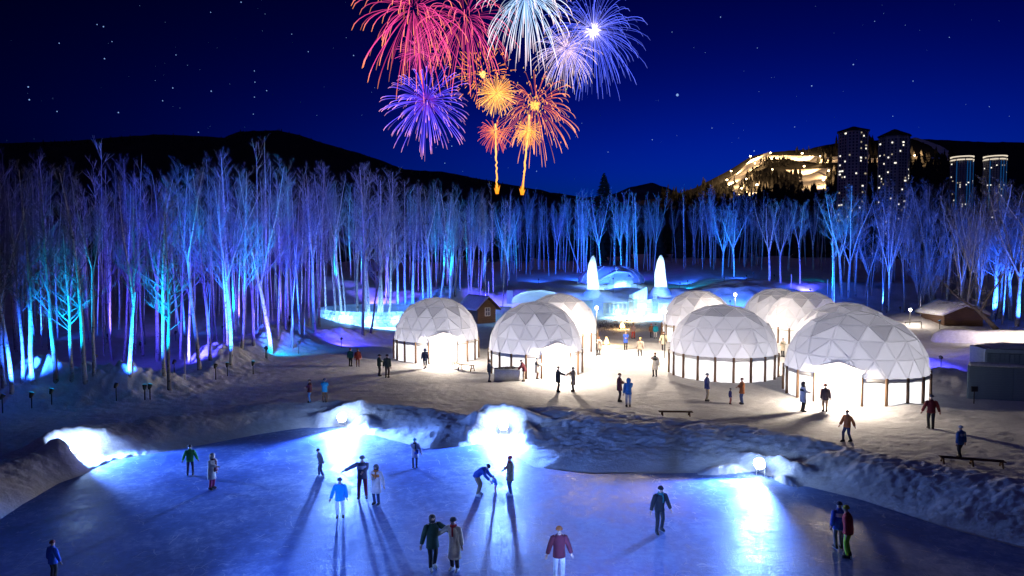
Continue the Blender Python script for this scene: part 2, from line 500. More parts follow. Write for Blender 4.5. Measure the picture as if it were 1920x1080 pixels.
def H(x, y):
    x = np.atleast_1d(np.asarray(x, float)); y = np.atleast_1d(np.asarray(y, float))
    z = 0.05 * (fbm(x * 0.5, y * 0.5, 3, 1) - 0.5)
    # trampled plaza
    z = z + 0.10 * (fbm(x * 2.1, y * 2.6, 4, 5, 0.65) - 0.5)
    # the land rises behind the village and under the woods
    wob = 5 * (fbm(x * 0.05, y * 0.05, 3, 9) - 0.5)
    z = z + 3.4 * sst(101, 114, y + wob) * (1 - sst(-40, -70, x)) + 2.0 * sst(118, 170, y) + 3.0 * sst(170, 320, y)
    lf = sst(-8, -22, x + 0.18 * (y - 60))                    # left wood
    z = z + lf * (0.6 * sst(46, 60, y) + 1.6 * sst(60, 110, y))
    rt = sst(24, 34, x - 0.1 * (y - 60))
    z = z + rt * 1.3 * sst(60, 80, y)
    # rough blue snow humps in front of the ice chapel
    hump = sst(98, 104, y) * (1 - sst(122, 135, y))
    z = z + hump * 1.5 * (fbm(x * 0.22, y * 0.22, 4, 13) - 0.42)
    for p, s, h in bumps:
        d2 = ((x - p.x) ** 2 + (y - p.y) ** 2) / (s * s)
        z = z + h * np.exp(-d2) * (0.75 + 0.5 * fbm(x * 0.9, y * 0.9, 4, 21))
    # ploughed ridge along the left wood
    d, h = line_prof(ridge, x, y)
    lump = fbm(x * 0.55, y * 0.55, 3, 31)
    cl = np.abs(fbm(x * 1.6, y * 1.6, 4, 37) - 0.5) * 2
    z = z + h * np.exp(-(d / 2.1) ** 2) * (0.45 + 1.0 * lump) + np.exp(-(d / 2.6) ** 2) * (0.6 * cl * np.minimum(h, 1.2) )
    # rink and its bank
    di = sdist(RINK, x, y); do = sdist(BANK, x, y)
    t = np.clip(di / np.maximum(di - do, 1e-3), 0, 1)
    inb = (di > 0) & (do < 0)
    chunk = 0.40 * fbm(x * 0.8, y * 1.2, 4, 43) + 0.17 * np.abs(fbm(x * 2.2, y * 3.0, 4, 47, 0.6) - 0.5) * 2 + 0.16 * fbm(x * 5.0, y * 6.0, 2, 53)
    bz = -0.95 + 0.85 * sst(-0.04, 0.62, t) ** 0.8 + 0.38 * sst(0.3, 0.9, t) + (0.50 * chunk - 0.14) * sst(0.03, 0.45, t) * (1 - sst(0.88, 1.0, t)) + 0.25 * (fbm(x * 0.3, y * 0.3, 2, 51) - .5) * sst(.2, .5, t)
    bz = bz * (1 - sst(0.86, 1.0, t)) + z * sst(0.86, 1.0, t)
    z = np.where(di <= 0, -0.95, np.where(inb, bz, z))
    # gaps for the floodlights
    for a, b in FL:
        dx, dy = b.x - a.x, b.y - a.y; ln = math.hypot(dx, dy); dx /= ln; dy /= ln
        u = (x - a.x) * dx + (y - a.y) * dy; v = np.abs(-(x - a.x) * dy + (y - a.y) * dx)
        wdt = 0.6 + 0.34 * np.clip(u, 0, 8)
        m = sst(-0.9, -0.3, u) * (1 - sst(wdt - 0.25, wdt + 0.45, v)) * (1 - sst(9, 11, u))
        floor = -0.78 + 0.16 * np.abs(fbm(x * 2.5, y * 2.5, 3, 61) - .5) * 2
        z = np.where(di > 0, z * (1 - m) + np.minimum(z, floor) * m, z)
        # snow heaped beside and behind the lamp
        rim = np.exp(-((u + 1.15) / 0.5) ** 2 - (v / 1.5) ** 2) * 0.75 + np.exp(-((v - wdt - 0.6) / 0.55) ** 2 - ((u - 0.6) / 1.3) ** 2) * 0.45
        z = z + np.where(di > 0, rim * (0.6 + 0.8 * fbm(x * 1.8, y * 1.8, 3, 67)), 0)
    return z

def Hs(x, y):
    z = float(H(x, y)[0])
    if inside(RINK, np.array([x]), np.array([y]))[0]:
        z = max(z, ICE_Z)
    return z

def hit(px, py, far=420.0):
    """where the view through a photo pixel meets the snow or the ice"""
    d = ray(px, py)
    Y = np.concatenate([np.arange(12, 60, 0.05), np.arange(60, far, 0.2)])
    g = np.maximum(H(d.x * Y, Y), np.where(inside(RINK, d.x * Y, Y), ICE_Z, -9))
    below = (CAM_Z + d.z * Y) <= g
    i = int(np.argmax(below)) if below.any() else len(Y) - 1
    return Vector((d.x * Y[i], Y[i], float(g[i])))

def grid_mesh(name, X, Y, Z, mats, smooth=True):
    n, m = X.shape
    me = bpy.data.meshes.new(name)
    me.vertices.add(n * m)
    me.vertices.foreach_set('co', np.stack([X, Y, Z], -1).astype(np.float32).ravel())
    i = np.arange(n * m).reshape(n, m)
    q = np.stack([i[:-1, :-1], i[:-1, 1:], i[1:, 1:], i[1:, :-1]], -1).reshape(-1, 4)
    me.loops.add(q.size); me.loops.foreach_set('vertex_index', q.ravel().astype(np.int32))
    me.polygons.add(len(q)); me.polygons.foreach_set('loop_start', np.arange(0, q.size, 4, dtype=np.int32))
    me.polygons.foreach_set('loop_total', np.full(len(q), 4, dtype=np.int32))
    if smooth:
        me.polygons.foreach_set('use_smooth', np.ones(len(q), bool))
    for mm in mats:
        me.materials.append(mm)
    me.update(calc_edges=True); me.validate()
    return me

ang = np.tan(np.radians(np.concatenate([np.linspace(-62, -42, 40, endpoint=False), np.linspace(-42, 42, 620), np.linspace(42, 62, 41)[1:]])))
dist = np.concatenate([np.geomspace(9, 20, 40, endpoint=False), np.geomspace(20, 70, 420, endpoint=False), np.geomspace(70, 135, 150, endpoint=False), np.geomspace(135, 1500, 60)])
TX = ang[None, :] * dist[:, None]; TY = np.repeat(dist[:, None], len(ang), 1)
TZ = H(TX.ravel(), TY.ravel()).reshape(TX.shape)
ground = link('ground', grid_mesh('ground', TX, TY, TZ, [M['snow']]))
tag(ground, 'trampled snow ground, ploughed banks and the slopes under the woods', None, None, 'structure')

gx = np.linspace(-55, 55, 12); gy = np.linspace(4, 46, 8)
IX, IY = np.meshgrid(gx, gy)
# the ice runs on under the banks; trimmed to the rink
im = MB(); ring = []
cen = np.array([0.0, 24.0])
for p in RINK:
    d = p - cen; d = d / np.hypot(*d)
    ring.append((p[0] + d[0] * 0.5, p[1] + d[1] * 0.5, ICE_Z))
im.add(ring, [tuple(range(len(ring)))])
ice = im.build('ice_rink', M['ice'])
bm = bmesh.new(); bm.from_mesh(ice.data); bmesh.ops.triangulate(bm, faces=bm.faces[:]); bmesh.ops.recalc_face_normals(bm, faces=bm.faces[:])
for f in bm.faces:
    if f.normal.z < 0: f.normal_flip()
bm.to_mesh(ice.data); bm.free()
tag(ice, 'scratched blue ice of the outdoor skating rink', None, None, 'structure')

# ------------------------------------------------------------------ hills behind
def hill(name, label, pts, d0, d1, foot, mat, nx=160, nt=26, wob=6.0, seed=1, rough_px=1.5):
    xs = np.linspace(pts[0][0], pts[-1][0], nx)
    ys = np.interp(xs, [p[0] for p in pts], [p[1] for p in pts])
    ys = ys + rough_px * (fbm(xs * 0.09, xs * 0 + seed, 3, seed) - 0.5) * 2
    ts = np.linspace(0, 1.25, nt)
    X = np.zeros((nt, nx)); Y = X.copy(); Z = X.copy()
    for i, t in enumerate(ts):
        D = d0 + (d1 - d0) * t
        D = D + (fbm(xs * 0.02, xs * 0 + t * 3, 3, seed + 3) - 0.5) * (d1 - d0) * 0.12 * min(1, t * 2)
        tt = min(t, 1.0)
        py = foot + (ys - foot) * (tt ** 0.85)
        if t > 1: py = ys + (t - 1) * 60
        v = (540 - py) / F_PX; u = (xs - 960) / F_PX
        dy = cp + v * sp; dz = -sp + v * cp
        X[i] = u / dy * D; Y[i] = D; Z[i] = CAM_Z + dz / dy * D
    Z[0] -= 20
    o = link(name, grid_mesh(name, X, Y, Z, [mat]))
    tag(o, label, None, None, 'structure')
    return X, Y, Z, xs, ts

hill('hill_left', 'black wooded mountain ridge against the night sky', [(-700, 300), (-300, 280), (0, 266), (130, 262), (290, 249), (420, 255), (450, 244), (520, 241), (560, 250), (620, 270),
     (690, 290), (760, 316), (830, 320), (880, 330), (960, 345), (1040, 360), (1110, 372), (1220, 385), (1330, 400)], 380, 900, 478, M['hill'], 260, 20, seed=2)
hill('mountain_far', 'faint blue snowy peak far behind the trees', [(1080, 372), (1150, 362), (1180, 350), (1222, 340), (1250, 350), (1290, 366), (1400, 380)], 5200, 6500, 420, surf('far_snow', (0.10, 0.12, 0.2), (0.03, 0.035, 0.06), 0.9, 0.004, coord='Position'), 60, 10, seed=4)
RX, RY, RZ, rxs, rts = hill('hill_right', 'dark wooded ski mountain with floodlit runs', [(1080, 388), (1180, 378), (1250, 368), (1300, 352), (1360, 322), (1410, 292), (1450, 283), (1510, 279), (1540, 272), (1575, 266),
     (1640, 262), (1700, 258), (1740, 259), (1800, 263), (1920, 266), (2100, 275), (2400, 300), (2800, 330)], 760, 1700, 470, M['hill'], 300, 34, seed=6)

def on_hill(px, py):
    """point on the ski mountain seen through a pixel"""
    j = int(np.clip(np.searchsorted(rxs, px), 1, len(rxs) - 1))
    w = (px - rxs[j - 1]) / (rxs[j] - rxs[j - 1])
    cX = RX[:, j - 1] * (1 - w) + RX[:, j] * w; cY = RY[:, j - 1] * (1 - w) + RY[:, j] * w; cZ = RZ[:, j - 1] * (1 - w) + RZ[:, j] * w
    d = ray(px, py)
    g = CAM_Z + d.z * cY - cZ          # >0 : the ray is above the surface
    for i in range(1, len(g)):
        if g[i] <= 0:
            k = g[i - 1] / (g[i - 1] - g[i] + 1e-9)
            Yh = cY[i - 1] * (1 - k) + cY[i] * k
            return Vector((d.x * Yh, Yh, CAM_Z + d.z * Yh))
    Yh = cY[-8]
    return Vector((d.x * Yh, Yh, CAM_Z + d.z * Yh))

def run_sheet(name, label, left, right, lift=3.0, n=26):
    """a ski run: band between two pixel polylines, laid on the mountain"""
    def resample(p, n):
        p = np.array(p, float); s = np.concatenate([[0], np.cumsum(np.hypot(*np.diff(p, axis=0).T))])
        q = np.linspace(0, s[-1], n)
        return np.stack([np.interp(q, s, p[:, 0]), np.interp(q, s, p[:, 1])], -1)
    A, B = resample(left, n), resample(right, n)
    m = 9; X = np.zeros((n, m)); Y = X.copy(); Z = X.copy()
    for i in range(n):
        for j in range(m):
            q = A[i] + (B[i] - A[i]) * j / (m - 1)
            e = (rng.uniform(-1, 1), rng.uniform(-1, 1)) if j in (0, m - 1) else (0, 0)
            p = on_hill(q[0] + e[0], q[1] + e[1])
            X[i, j], Y[i, j], Z[i, j] = p.x, p.y - lift * 1.2, p.z + lift
    o = link(name, grid_mesh(name, X, Y, Z, [M['hill_snow']]))
    tag(o, label, None, None, 'structure')
run_sheet('ski_run', 'floodlit run down the shoulder of the ski mountain', [(1440, 288), (1405, 304), (1384, 325), (1362, 345), (1372, 360), (1390, 372)], [(1446, 297), (1425, 312), (1404, 325), (1392, 340), (1394, 354), (1424, 368)])
run_sheet('ski_run', 'wide floodlit run in the middle of the ski mountain', [(1472, 322), (1486, 330), (1498, 342), (1500, 352), (1503, 364)], [(1560, 318), (1552, 328), (1546, 340), (1546, 352), (1545, 368)])
run_sheet('ski_run', 'level floodlit traverse crossing below the summit', [(1418, 296), (1460, 294), (1500, 294), (1540, 297), (1580, 297), (1650, 300), (1720, 296), (1760, 298)], [(1424, 303), (1462, 300), (1500, 305), (1540, 308), (1580, 309), (1650, 307), (1720, 300), (1760, 300)])
run_sheet('ski_run', 'unlit pale run falling from the far summit', [(1608, 264), (1612, 285), (1618, 305)], [(1618, 264), (1625, 285), (1634, 305)])
run_sheet('ski_run', 'unlit pale run curving down the far ridge', [(1705, 262), (1740, 274), (1765, 295), (1780, 310)], [(1716, 260), (1760, 275), (1790, 295), (1800, 310)])
# ------------------------------------------------------------------ ski mountain lamps, conifers, towers
M['ski_glow'] = glow('ski_lamp_glow', (1.0, 0.72, 0.38), 14.0, False)
SKI_C = (1.0, 0.60, 0.25)
ski = [(1403, 298, 'on the upper edge of the shoulder run', 1.2), (1440, 292, 'at the top of the shoulder run', 0.8), (1499, 293, 'brightest above the level traverse', 1.2), (1532, 299, 'at the far end of the level traverse', 0.6),
       (1411, 312, 'half way down the shoulder run', 0.7), (1367, 326, 'outermost on the shoulder run', 1.0), (1359, 343, 'lowest on the outer edge of the shoulder run', 1.0), (1395, 342, 'on the inner edge of the shoulder run', 1.0),
       (1414, 354, 'largest, below the dark wooded knoll', 1.3), (1386, 360, 'at the foot of the shoulder run', 0.9), (1443, 324, 'over the dark wooded knoll', 0.5), (1502, 318, 'at the top of the wide run', 0.9),
       (1547, 327, 'beside the towers', 0.8), (1537, 345, 'at the foot of the wide run', 0.8), (1707, 298, 'alone past the second tall tower', 0.6), (1640, 303, 'between the two tall towers', 0.5)]
for px, py, where, s in ski:
    p = on_hill(px, py + 6)
    o = empty('ski_lamp', (p.x, p.y - 14, p.z - 4))
    tag(o, 'warm floodlight mast %s on the ski mountain' % where, 'floodlight', 'floodlights along the ski runs')
    MB().tube([(0, 0, -8), (0, 0, 15)], [0.5, 0.35], 6).build('mast', M['black'], o)
    MB().lathe([(0.3, -1.6), (1.5 * s + .4, -0.9), (1.9 * s + .4, 0.2), (1.2 * s + .3, 1.3), (0.2, 1.7)], 10, (0, -0.6, 16)).build('lamp_head', M['ski_glow'], o, True)
    lamp('ski_light', 'SPOT', (0, -16, 24), 330000 * s, SKI_C, o, radius=1.0, aim=(0, 0.85, -0.8), cone=150, blend=0.6)

def spruce_into(mb, base, h, w, rnd, tiers=6, n=8):
    x, y, z = base
    for k in range(tiers):
        a = k / tiers
        r = w * (1 - a) * rnd.uniform(0.85, 1.1); z0 = z + h * (0.06 + 0.9 * a); z1 = z + h * min(1.0, a + 1.9 / tiers)
        vs = [(x, y, z1)]
        for j in range(n):
            th = 2 * math.pi * (j + 0.5 * (k % 2)) / n
            rr = r * (1.0 if j % 2 else 0.62) * rnd.uniform(0.8, 1.2)
            vs.append((x + rr * math.cos(th), y + rr * math.sin(th), z0 + rnd.uniform(-0.02, 0.02) * h))
        mb.add(vs, [(0, 1 + j, 1 + (j + 1) % n) for j in range(n)] + [tuple(range(n, 0, -1))])

cf = MB(); rc = random.Random(3)
zones = [((1398, 332), (1475, 366), 110, 9), ((1300, 350), (1400, 385), 90, 9), ((1548, 330), (1585, 372), 60, 11), ((1480, 330), (1502, 362), 34, 9), ((1530, 300), (1556, 312), 14, 8), ((1420, 300), (1480, 316), 40, 6),
         ((1625, 310), (1655, 372), 60, 13), ((1700, 300), (1790, 345), 90, 12), ((1240, 366), (1420, 396), 120, 10), ((1420, 362), (1580, 392), 120, 10), ((1560, 268), (1640, 292), 70, 8), ((1480, 281), (1580, 290), 40, 5)]
for (x0, y0), (x1, y1), n, hh in zones:
    for _ in range(n):
        p = on_hill(rc.uniform(x0, x1), rc.uniform(y0, y1))
        s = p.y / 1100
        spruce_into(cf, (p.x, p.y - 6, p.z - 2), hh * rc.uniform(0.7, 1.4) * s * 1.6, hh * 0.30 * s * 1.6, rc, 4, 6)
tag(cf.build('conifer_forest', M['hill']), 'dark conifer woods on the ski mountain', None, None, 'stuff')
# ridge trees on the black mountain
wb_ = MB()
for _ in range(620):
    Yd = rc.uniform(232, 330); px = rc.uniform(-260, 2180); X = (px - 960) / F_PX * Yd
    spruce_into(wb_, (X, Yd, float(H(X, Yd)[0]) - 0.5), rc.uniform(9, 15.5), rc.uniform(2.6, 4.0), rc, 5, 8)
tag(wb_.build('dark_forest', M['spruce']), 'black conifer wood closing the view behind the birches', None, None, 'stuff')
rf = MB()
for _ in range(260):
    px = rc.uniform(-60, 1150)
    py = np.interp(px, [0, 130, 290, 420, 450, 520, 560, 620, 690, 760, 830, 880, 960, 1040, 1110, 1200], [266, 262, 249, 255, 244, 241, 250, 270, 290, 316, 320, 330, 345, 360, 372, 384]) + rc.uniform(3, 8)
    p = at(px, py, rc.uniform(820, 870))
    spruce_into(rf, (p.x, p.y, p.z - 3), rc.uniform(4, 7), 1.8, rc, 3, 6)
tag(rf.build('ridge_forest', M['spruce']), 'thin line of trees along the black mountain ridge', None, None, 'stuff')

# the lone spruce rising behind the birches
sp_root = empty('spruce_tree', (*on_plane(1133, 480)[:2], 0)); pb = at(1133, 322, 235.0)
sp_root.location = (pb.x, 235.0, float(H(pb.x, 235.0)[0]))
tag(sp_root, 'black conical spruce standing above the birches behind the chapel', 'tree')
sh = pb.z - sp_root.location.z
MB().tube([(0, 0, -0.5), (0, 0, sh * 0.95)], [0.4, 0.05], 7).build('trunk', M['bark'], sp_root)
cr = MB()
for k in range(520):
    a = rc.random() ** 0.8
    z = sh * (0.12 + 0.87 * a); r = (1 - a) ** 0.8 * 8.5 * rc.uniform(0.75, 1.1) + 0.25; th = rc.uniform(0, 6.28)
    d = Vector((math.cos(th), math.sin(th), 0)); t = Vector((-d.y, d.x, 0))
    p0 = Vector((0, 0, z + r * 0.1)); p1 = d * r * 0.55 + Vector((0, 0, z - r * 0.02)); p2 = d * r + Vector((0, 0, z - r * 0.28 + rc.uniform(-.1, .3)))
    w = r * 0.2 + 0.12
    cr.add([p0, p1 + t * w, p1 - t * w, p2 + t * w * 0.35, p2 - t * w * 0.35, p1 - Vector((0, 0, w * 0.9))],
           [(0, 1, 2), (1, 3, 4, 2), (0, 5, 1), (0, 2, 5), (5, 3, 1), (5, 2, 4), (5, 4, 3)])
cr.build('crown', M['spruce'], sp_root)

# hotel towers
M['tower'] = surf('tower_concrete', (0.36, 0.37, 0.40), (0.45, 0.45, 0.48), 0.8, 0.15)
M['tower_roof'] = surf('tower_roof', (0.02, 0.02, 0.024), (0.03, 0.03, 0.034), 0.7, 0.2)
M['dark_glass'] = surf('dark_glass', (0.02, 0.03, 0.06), (0.03, 0.045, 0.09), 0.15, 0.5, spec=0.8)
M['lit_glass'] = glow('lit_window', (1.0, 0.93, 0.78), 1.6, False)
M['dim_glass'] = glow('dim_window', (0.85, 0.72, 0.5), 0.5, False)
M['crown_glow'] = glow('crown_lights', (1.0, 0.86, 0.66), 0.9, False)
M['blue_strip'] = glow('blue_strip_light', (0.02, 0.22, 0.75), 0.2, False)

win_me = {}
def win_mesh(kind, w, h):
    key = (kind, w, h)
    if key not in win_me:
        b = MB(); b.box((0, -0.12, 0), (w, 0.25, h))
        win_me[key] = b.mesh('window', M[kind])
    return win_me[key]

def tower(px, eave_py, apex_py, Y, wpx, label, seed, crown=False, rot=0.0, lit=60):
    rnd = random.Random(seed)
    c = at(px, eave_py, Y); gz = 4.0
    rad = wpx / F_PX * Y / 2 / math.cos(math.pi / 8) * 0.98
    o = empty('hotel_tower', (c.x, Y, gz), rot)
    tag(o, label, 'tower', 'tall hotel towers')
    Ht = c.z - gz
    th = [math.pi / 8 + math.pi / 4 * k for k in range(8)]
    b = MB(); b.rings([[(rad * math.cos(a), rad * math.sin(a), z) for a in th] for z in (0, Ht)])
    # vertical fins at the corners and slab edges
    for a in th:
        b.box((rad * math.cos(a), rad * math.sin(a), Ht / 2), (0.9, 0.9, Ht - 0.2), a)
    b.build('wall', M['tower'], o)
    if crown:
        MB().lathe([(rad * 0.9, 0), (rad * 0.95, 1.2), (rad * 0.8, 4.0), (rad * 0.3, 7.5), (0.3, 8.2)], 8, (0, 0, Ht + 0.02)).build('roof', M['tower_roof'], o)
        for zz in (Ht - 3.0, Ht + 1.6):
            MB().lathe([(rad * 1.03, 0), (rad * 1.03, 1.4)], 24, (0, 0, zz), cap=(True, True)).build('crown_light', M['crown_glow'], o)
        for a in (3.6, 4.55, 4.85, 5.75):
            MB().box((rad * 0.97 * math.cos(a), rad * 0.97 * math.sin(a), Ht * 0.72), (1.6 if a < 4 else 0.8, 0.8, Ht * 0.5), a).build('light_strip', M['blue_strip'], o)
    else:
        ap = at(px, apex_py, Y).z - gz - Ht
        rb = MB(); rb.rings([[(rad * s * math.cos(a), rad * s * math.sin(a), Ht + z) for a in th] for s, z in ((1.10, 0.03), (1.14, 0.8), (0.40, ap * 0.70), (0.28, ap * 0.80))])
        rf_ = rb.build('roof', M['tower_roof'], o)
        MB().lathe([(rad * 0.28, ap * 0.8), (rad * 0.24, ap * 0.86), (0.2, ap)], 8, (0, 0, Ht + 0.02)).build('roof_lantern', M['tower_roof'], rf_)
    # windows on the faces that look this way
    storeys = int((Ht - 4) / 3.1); fw = 2 * rad * math.sin(math.pi / 8); dark = MB(); cells = []
    for k in range(8):
        a = th[k] + math.pi / 8                                  # face normal angle
        if math.sin(a + rot) > 0.45: continue
        ap_r = rad * math.cos(math.pi / 8)
        for s in range(storeys):
            for j in range(3):
                off = (j - 1) * fw * 0.29
                x = ap_r * math.cos(a) - off * math.sin(a); y = ap_r * math.sin(a) + off * math.cos(a)
                cells.append((x, y, 5 + s * 3.1, a))
    rnd.shuffle(cells)
    for i, (x, y, z, a) in enumerate(cells):
        if i < lit:
            kind = 'lit_glass' if rnd.random() < 0.6 else 'dim_glass'
            w = rnd.choice((1.3, 1.3, 2.1))
            q = link('window', win_mesh(kind, w, 1.35), o, (x, y, z), a + math.pi / 2)
        else:
            dark.box((x, y, z), (1.5, 0.18, 1.7), a + math.pi / 2)
    tag(dark.build('unlit_windows', M['dark_glass'], o), None, None, None, 'stuff')
tower(1600, 248, 237, 700, 49, 'tallest dark hotel tower with hipped roof beside the lit ski run', 1, rot=0.35, lit=85)
tower(1677, 257, 242, 740, 49, 'second dark hotel tower with hipped roof, just past the tallest one', 2, rot=0.15, lit=70)
tower(1804, 298, 290, 1000, 35, 'hotel tower with a glowing crown and blue strips, nearer the pair with roofs', 3, True, 0.1, 36)
tower(1866, 297, 289, 1000, 35, 'hotel tower with a glowing crown and blue strips, last of the four', 4, True, 0.1, 36)

# ------------------------------------------------------------------ birch woods
def perp(d, rnd):
    a = d.cross(Vector((rnd.uniform(-1, 1), rnd.uniform(-1, 1), rnd.uniform(-1, 1))))
    return a.normalized() if a.length > 1e-6 else Vector((1, 0, 0))

def grow(mb, p, d, ln, r, lvl, rnd, segs, sides, curl, up):
    pts, rad = [p.copy()], [r]
    d = d.copy()
    for i in range(segs):
        d = (d + Vector((rnd.uniform(-curl, curl), rnd.uniform(-curl, curl), rnd.uniform(-curl, curl) * 0.6 + up))).normalized()
        p = p + d * (ln / segs)
        pts.append(p.copy()); rad.append(max(r * (1 - 0.85 * (i + 1) / segs), 0.004))
    mb.tube(pts, rad, sides, cap=False)
    return pts, rad

def twigs(mb, pts, rad, rnd, n, ln, lvl, lo=0.2, spread=0.8):
    m = len(pts) - 1
    for k in range(n):
        t = lo + (1 - lo) * (k + rnd.random()) / n
        i = min(int(t * m), m - 1); f = t * m - i
        p = pts[i].lerp(pts[i + 1], f); d0 = (pts[i + 1] - pts[i]).normalized()
        sd = perp(d0, rnd); sd.z = abs(sd.z) * 0.5 + 0.05
        d = (d0 * (1 - spread * 0.45) + sd * spread).normalized()
        l2 = ln * rnd.uniform(0.6, 1.25) * (1.15 - 0.6 * t)
        r2 = max(0.006, min(rad[i] * 0.55, 0.024 if lvl == 2 else 0.009))
        q, qr = grow(mb, p, d, l2, r2, lvl, rnd, 3 if lvl == 2 else 2, 3, 0.16, 0.07)
        if lvl == 2:
            twigs(mb, q, qr, rnd, 6, l2 * 0.5, 3, 0.12, 0.85)

def make_tree(seed, kind, h):
    rnd = random.Random(seed)
    tr, cr = MB(), MB()
    r0 = h * {'birch': 0.0095, 'fork': 0.0105, 'vase': 0.0125, 'thin': 0.0055, 'bush': 0.008}[kind]
    split = {'birch': 1.0, 'thin': 1.0, 'fork': rnd.uniform(0.38, 0.55), 'vase': rnd.uniform(0.30, 0.42), 'bush': 0.12}[kind]
    lean = Vector((rnd.uniform(-0.05, 0.05), rnd.uniform(-0.05, 0.05), 1)).normalized()
    leaders = []
    pts, rad = [Vector((0, 0, -0.4))], [r0 * 1.25]
    segs = 12; d = lean.copy(); p = pts[0].copy()
    top = h * split
    for i in range(segs):
        d = (d + Vector((rnd.uniform(-0.045, 0.045), rnd.uniform(-0.045, 0.045), 0.02))).normalized()
        p = p + d * ((top + 0.4) / segs)
        t = (i + 1) / segs
        pts.append(p.copy()); rad.append(r0 * (1 - t * (0.86 if split == 1 else 0.42)))
    tr.tube(pts, rad, 8, cap=False)
    if split == 1:
        leaders.append((pts, rad, 0.34 if kind == 'birch' else 0.45))
    else:
        n = {'fork': rnd.choice((2, 3)), 'vase': rnd.choice((4, 5)), 'bush': 7}[kind]
        a0 = rnd.uniform(0, 6.28)
        for k in range(n):
            a = a0 + 6.28 * k / n + rnd.uniform(-0.3, 0.3)
            tilt = {'fork': 0.24, 'vase': 0.40, 'bush': 0.5}[kind] * rnd.uniform(0.6, 1.25)
            dd = Vector((math.sin(tilt) * math.cos(a), math.sin(tilt) * math.sin(a), math.cos(tilt)))
            i0 = rnd.choice((-1, -1, -2, -3)) if kind != 'bush' else rnd.choice((-1, -2, -4, -6))
            q, qr = grow(tr, pts[i0], dd, h * (1 - split) * rnd.uniform(0.82, 1.0), rad[i0] * 0.72, 1, rnd, 8, 6, 0.07, 0.045)
            leaders.append((q, qr, 0.12))
    for q, qr, lo in leaders:
        nb = {'birch': 30, 'thin': 16, 'fork': 15, 'vase': 12, 'bush': 7}[kind]
        for k in range(nb):
            t = lo + (0.98 - lo) * (k + rnd.random()) / nb
            i = min(int(t * (len(q) - 1)), len(q) - 2); f = t * (len(q) - 1) - i
            p = q[i].lerp(q[i + 1], f); d0 = (q[i + 1] - q[i]).normalized()
            sd = perp(d0, rnd)
            ang = R(rnd.uniform(28, 52))
            dd = (d0 * math.cos(ang) + sd * math.sin(ang)).normalized()
            base = {'birch': 0.19, 'thin': 0.14, 'fork': 0.15, 'vase': 0.16, 'bush': 0.22}[kind] * h
            l1 = base * (1.15 - 0.75 * (t - lo) / (1 - lo)) * rnd.uniform(0.7, 1.2)
            s, sr = grow(cr, p, dd, l1, min(qr[i] * 0.5, 0.05), 1, rnd, 4, 4, 0.10, 0.07)
            twigs(cr, s, sr, rnd, {'birch': 7, 'thin': 5, 'fork': 7, 'vase': 8, 'bush': 7}[kind], l1 * 0.5, 2)
    return tr, cr

PROTO = {}
for kind, n, h in (('birch', 5, 18.0), ('fork', 4, 18.0), ('vase', 4, 17.0), ('thin', 2, 17.0), ('bush', 2, 6.0)):
    for k in range(n):
        t, c = make_tree(100 + 31 * k + len(kind) * 7, kind, h)
        zt = max(v[2] for v in c.v)
        PROTO.setdefault(kind, []).append((t.mesh('trunk', M['birch'], True), c.mesh('crown', M['twig'], False), zt))
DARK = {}
TREES = []
def tree(px, py, top, kind, label, group, var=0, lean=(0, 0), rz=None, pos=None, hgt=None, dark=False, name='birch_tree', thick=1.0, cat='tree'):
    p = pos if pos is not None else hit(px, py)
    if hgt is None:
        hgt = at(px, top, p.y).z - p.z
    tm, cm, zt = PROTO[kind][var % len(PROTO[kind])]
    if dark:
        if tm.name not in DARK:
            DARK[tm.name] = tm.copy(); DARK[tm.name].materials[0] = M['bark']
        tm = DARK[tm.name]
    s = hgt / zt
    o = empty(name, (p.x, p.y, p.z - 0.1), rng.uniform(0, 6.28) if rz is None else rz)
    o.rotation_euler = (lean[1], lean[0], o.rotation_euler[2])
    k = min(1.6, max(0.75, (1 / s) ** 0.35)) * thick
    o.scale = (s * k, s * k, s)
    TREES.append((p.x, p.y))
    link('trunk', tm, o); link('crown', cm, o)
    tag(o, label, cat, group)
    return o

ORD = ['first', 'second', 'third', 'fourth', 'fifth', 'sixth', 'seventh', 'eighth', 'ninth', 'tenth', 'eleventh', 'twelfth', 'thirteenth', 'fourteenth', 'fifteenth', 'sixteenth', 'seventeenth', 'eighteenth', 'nineteenth', 'twentieth',
       'twenty-first', 'twenty-second', 'twenty-third', 'twenty-fourth', 'twenty-fifth', 'twenty-sixth', 'twenty-seventh', 'twenty-eighth', 'twenty-ninth', 'thirtieth', 'thirty-first', 'thirty-second', 'thirty-third', 'thirty-fourth']
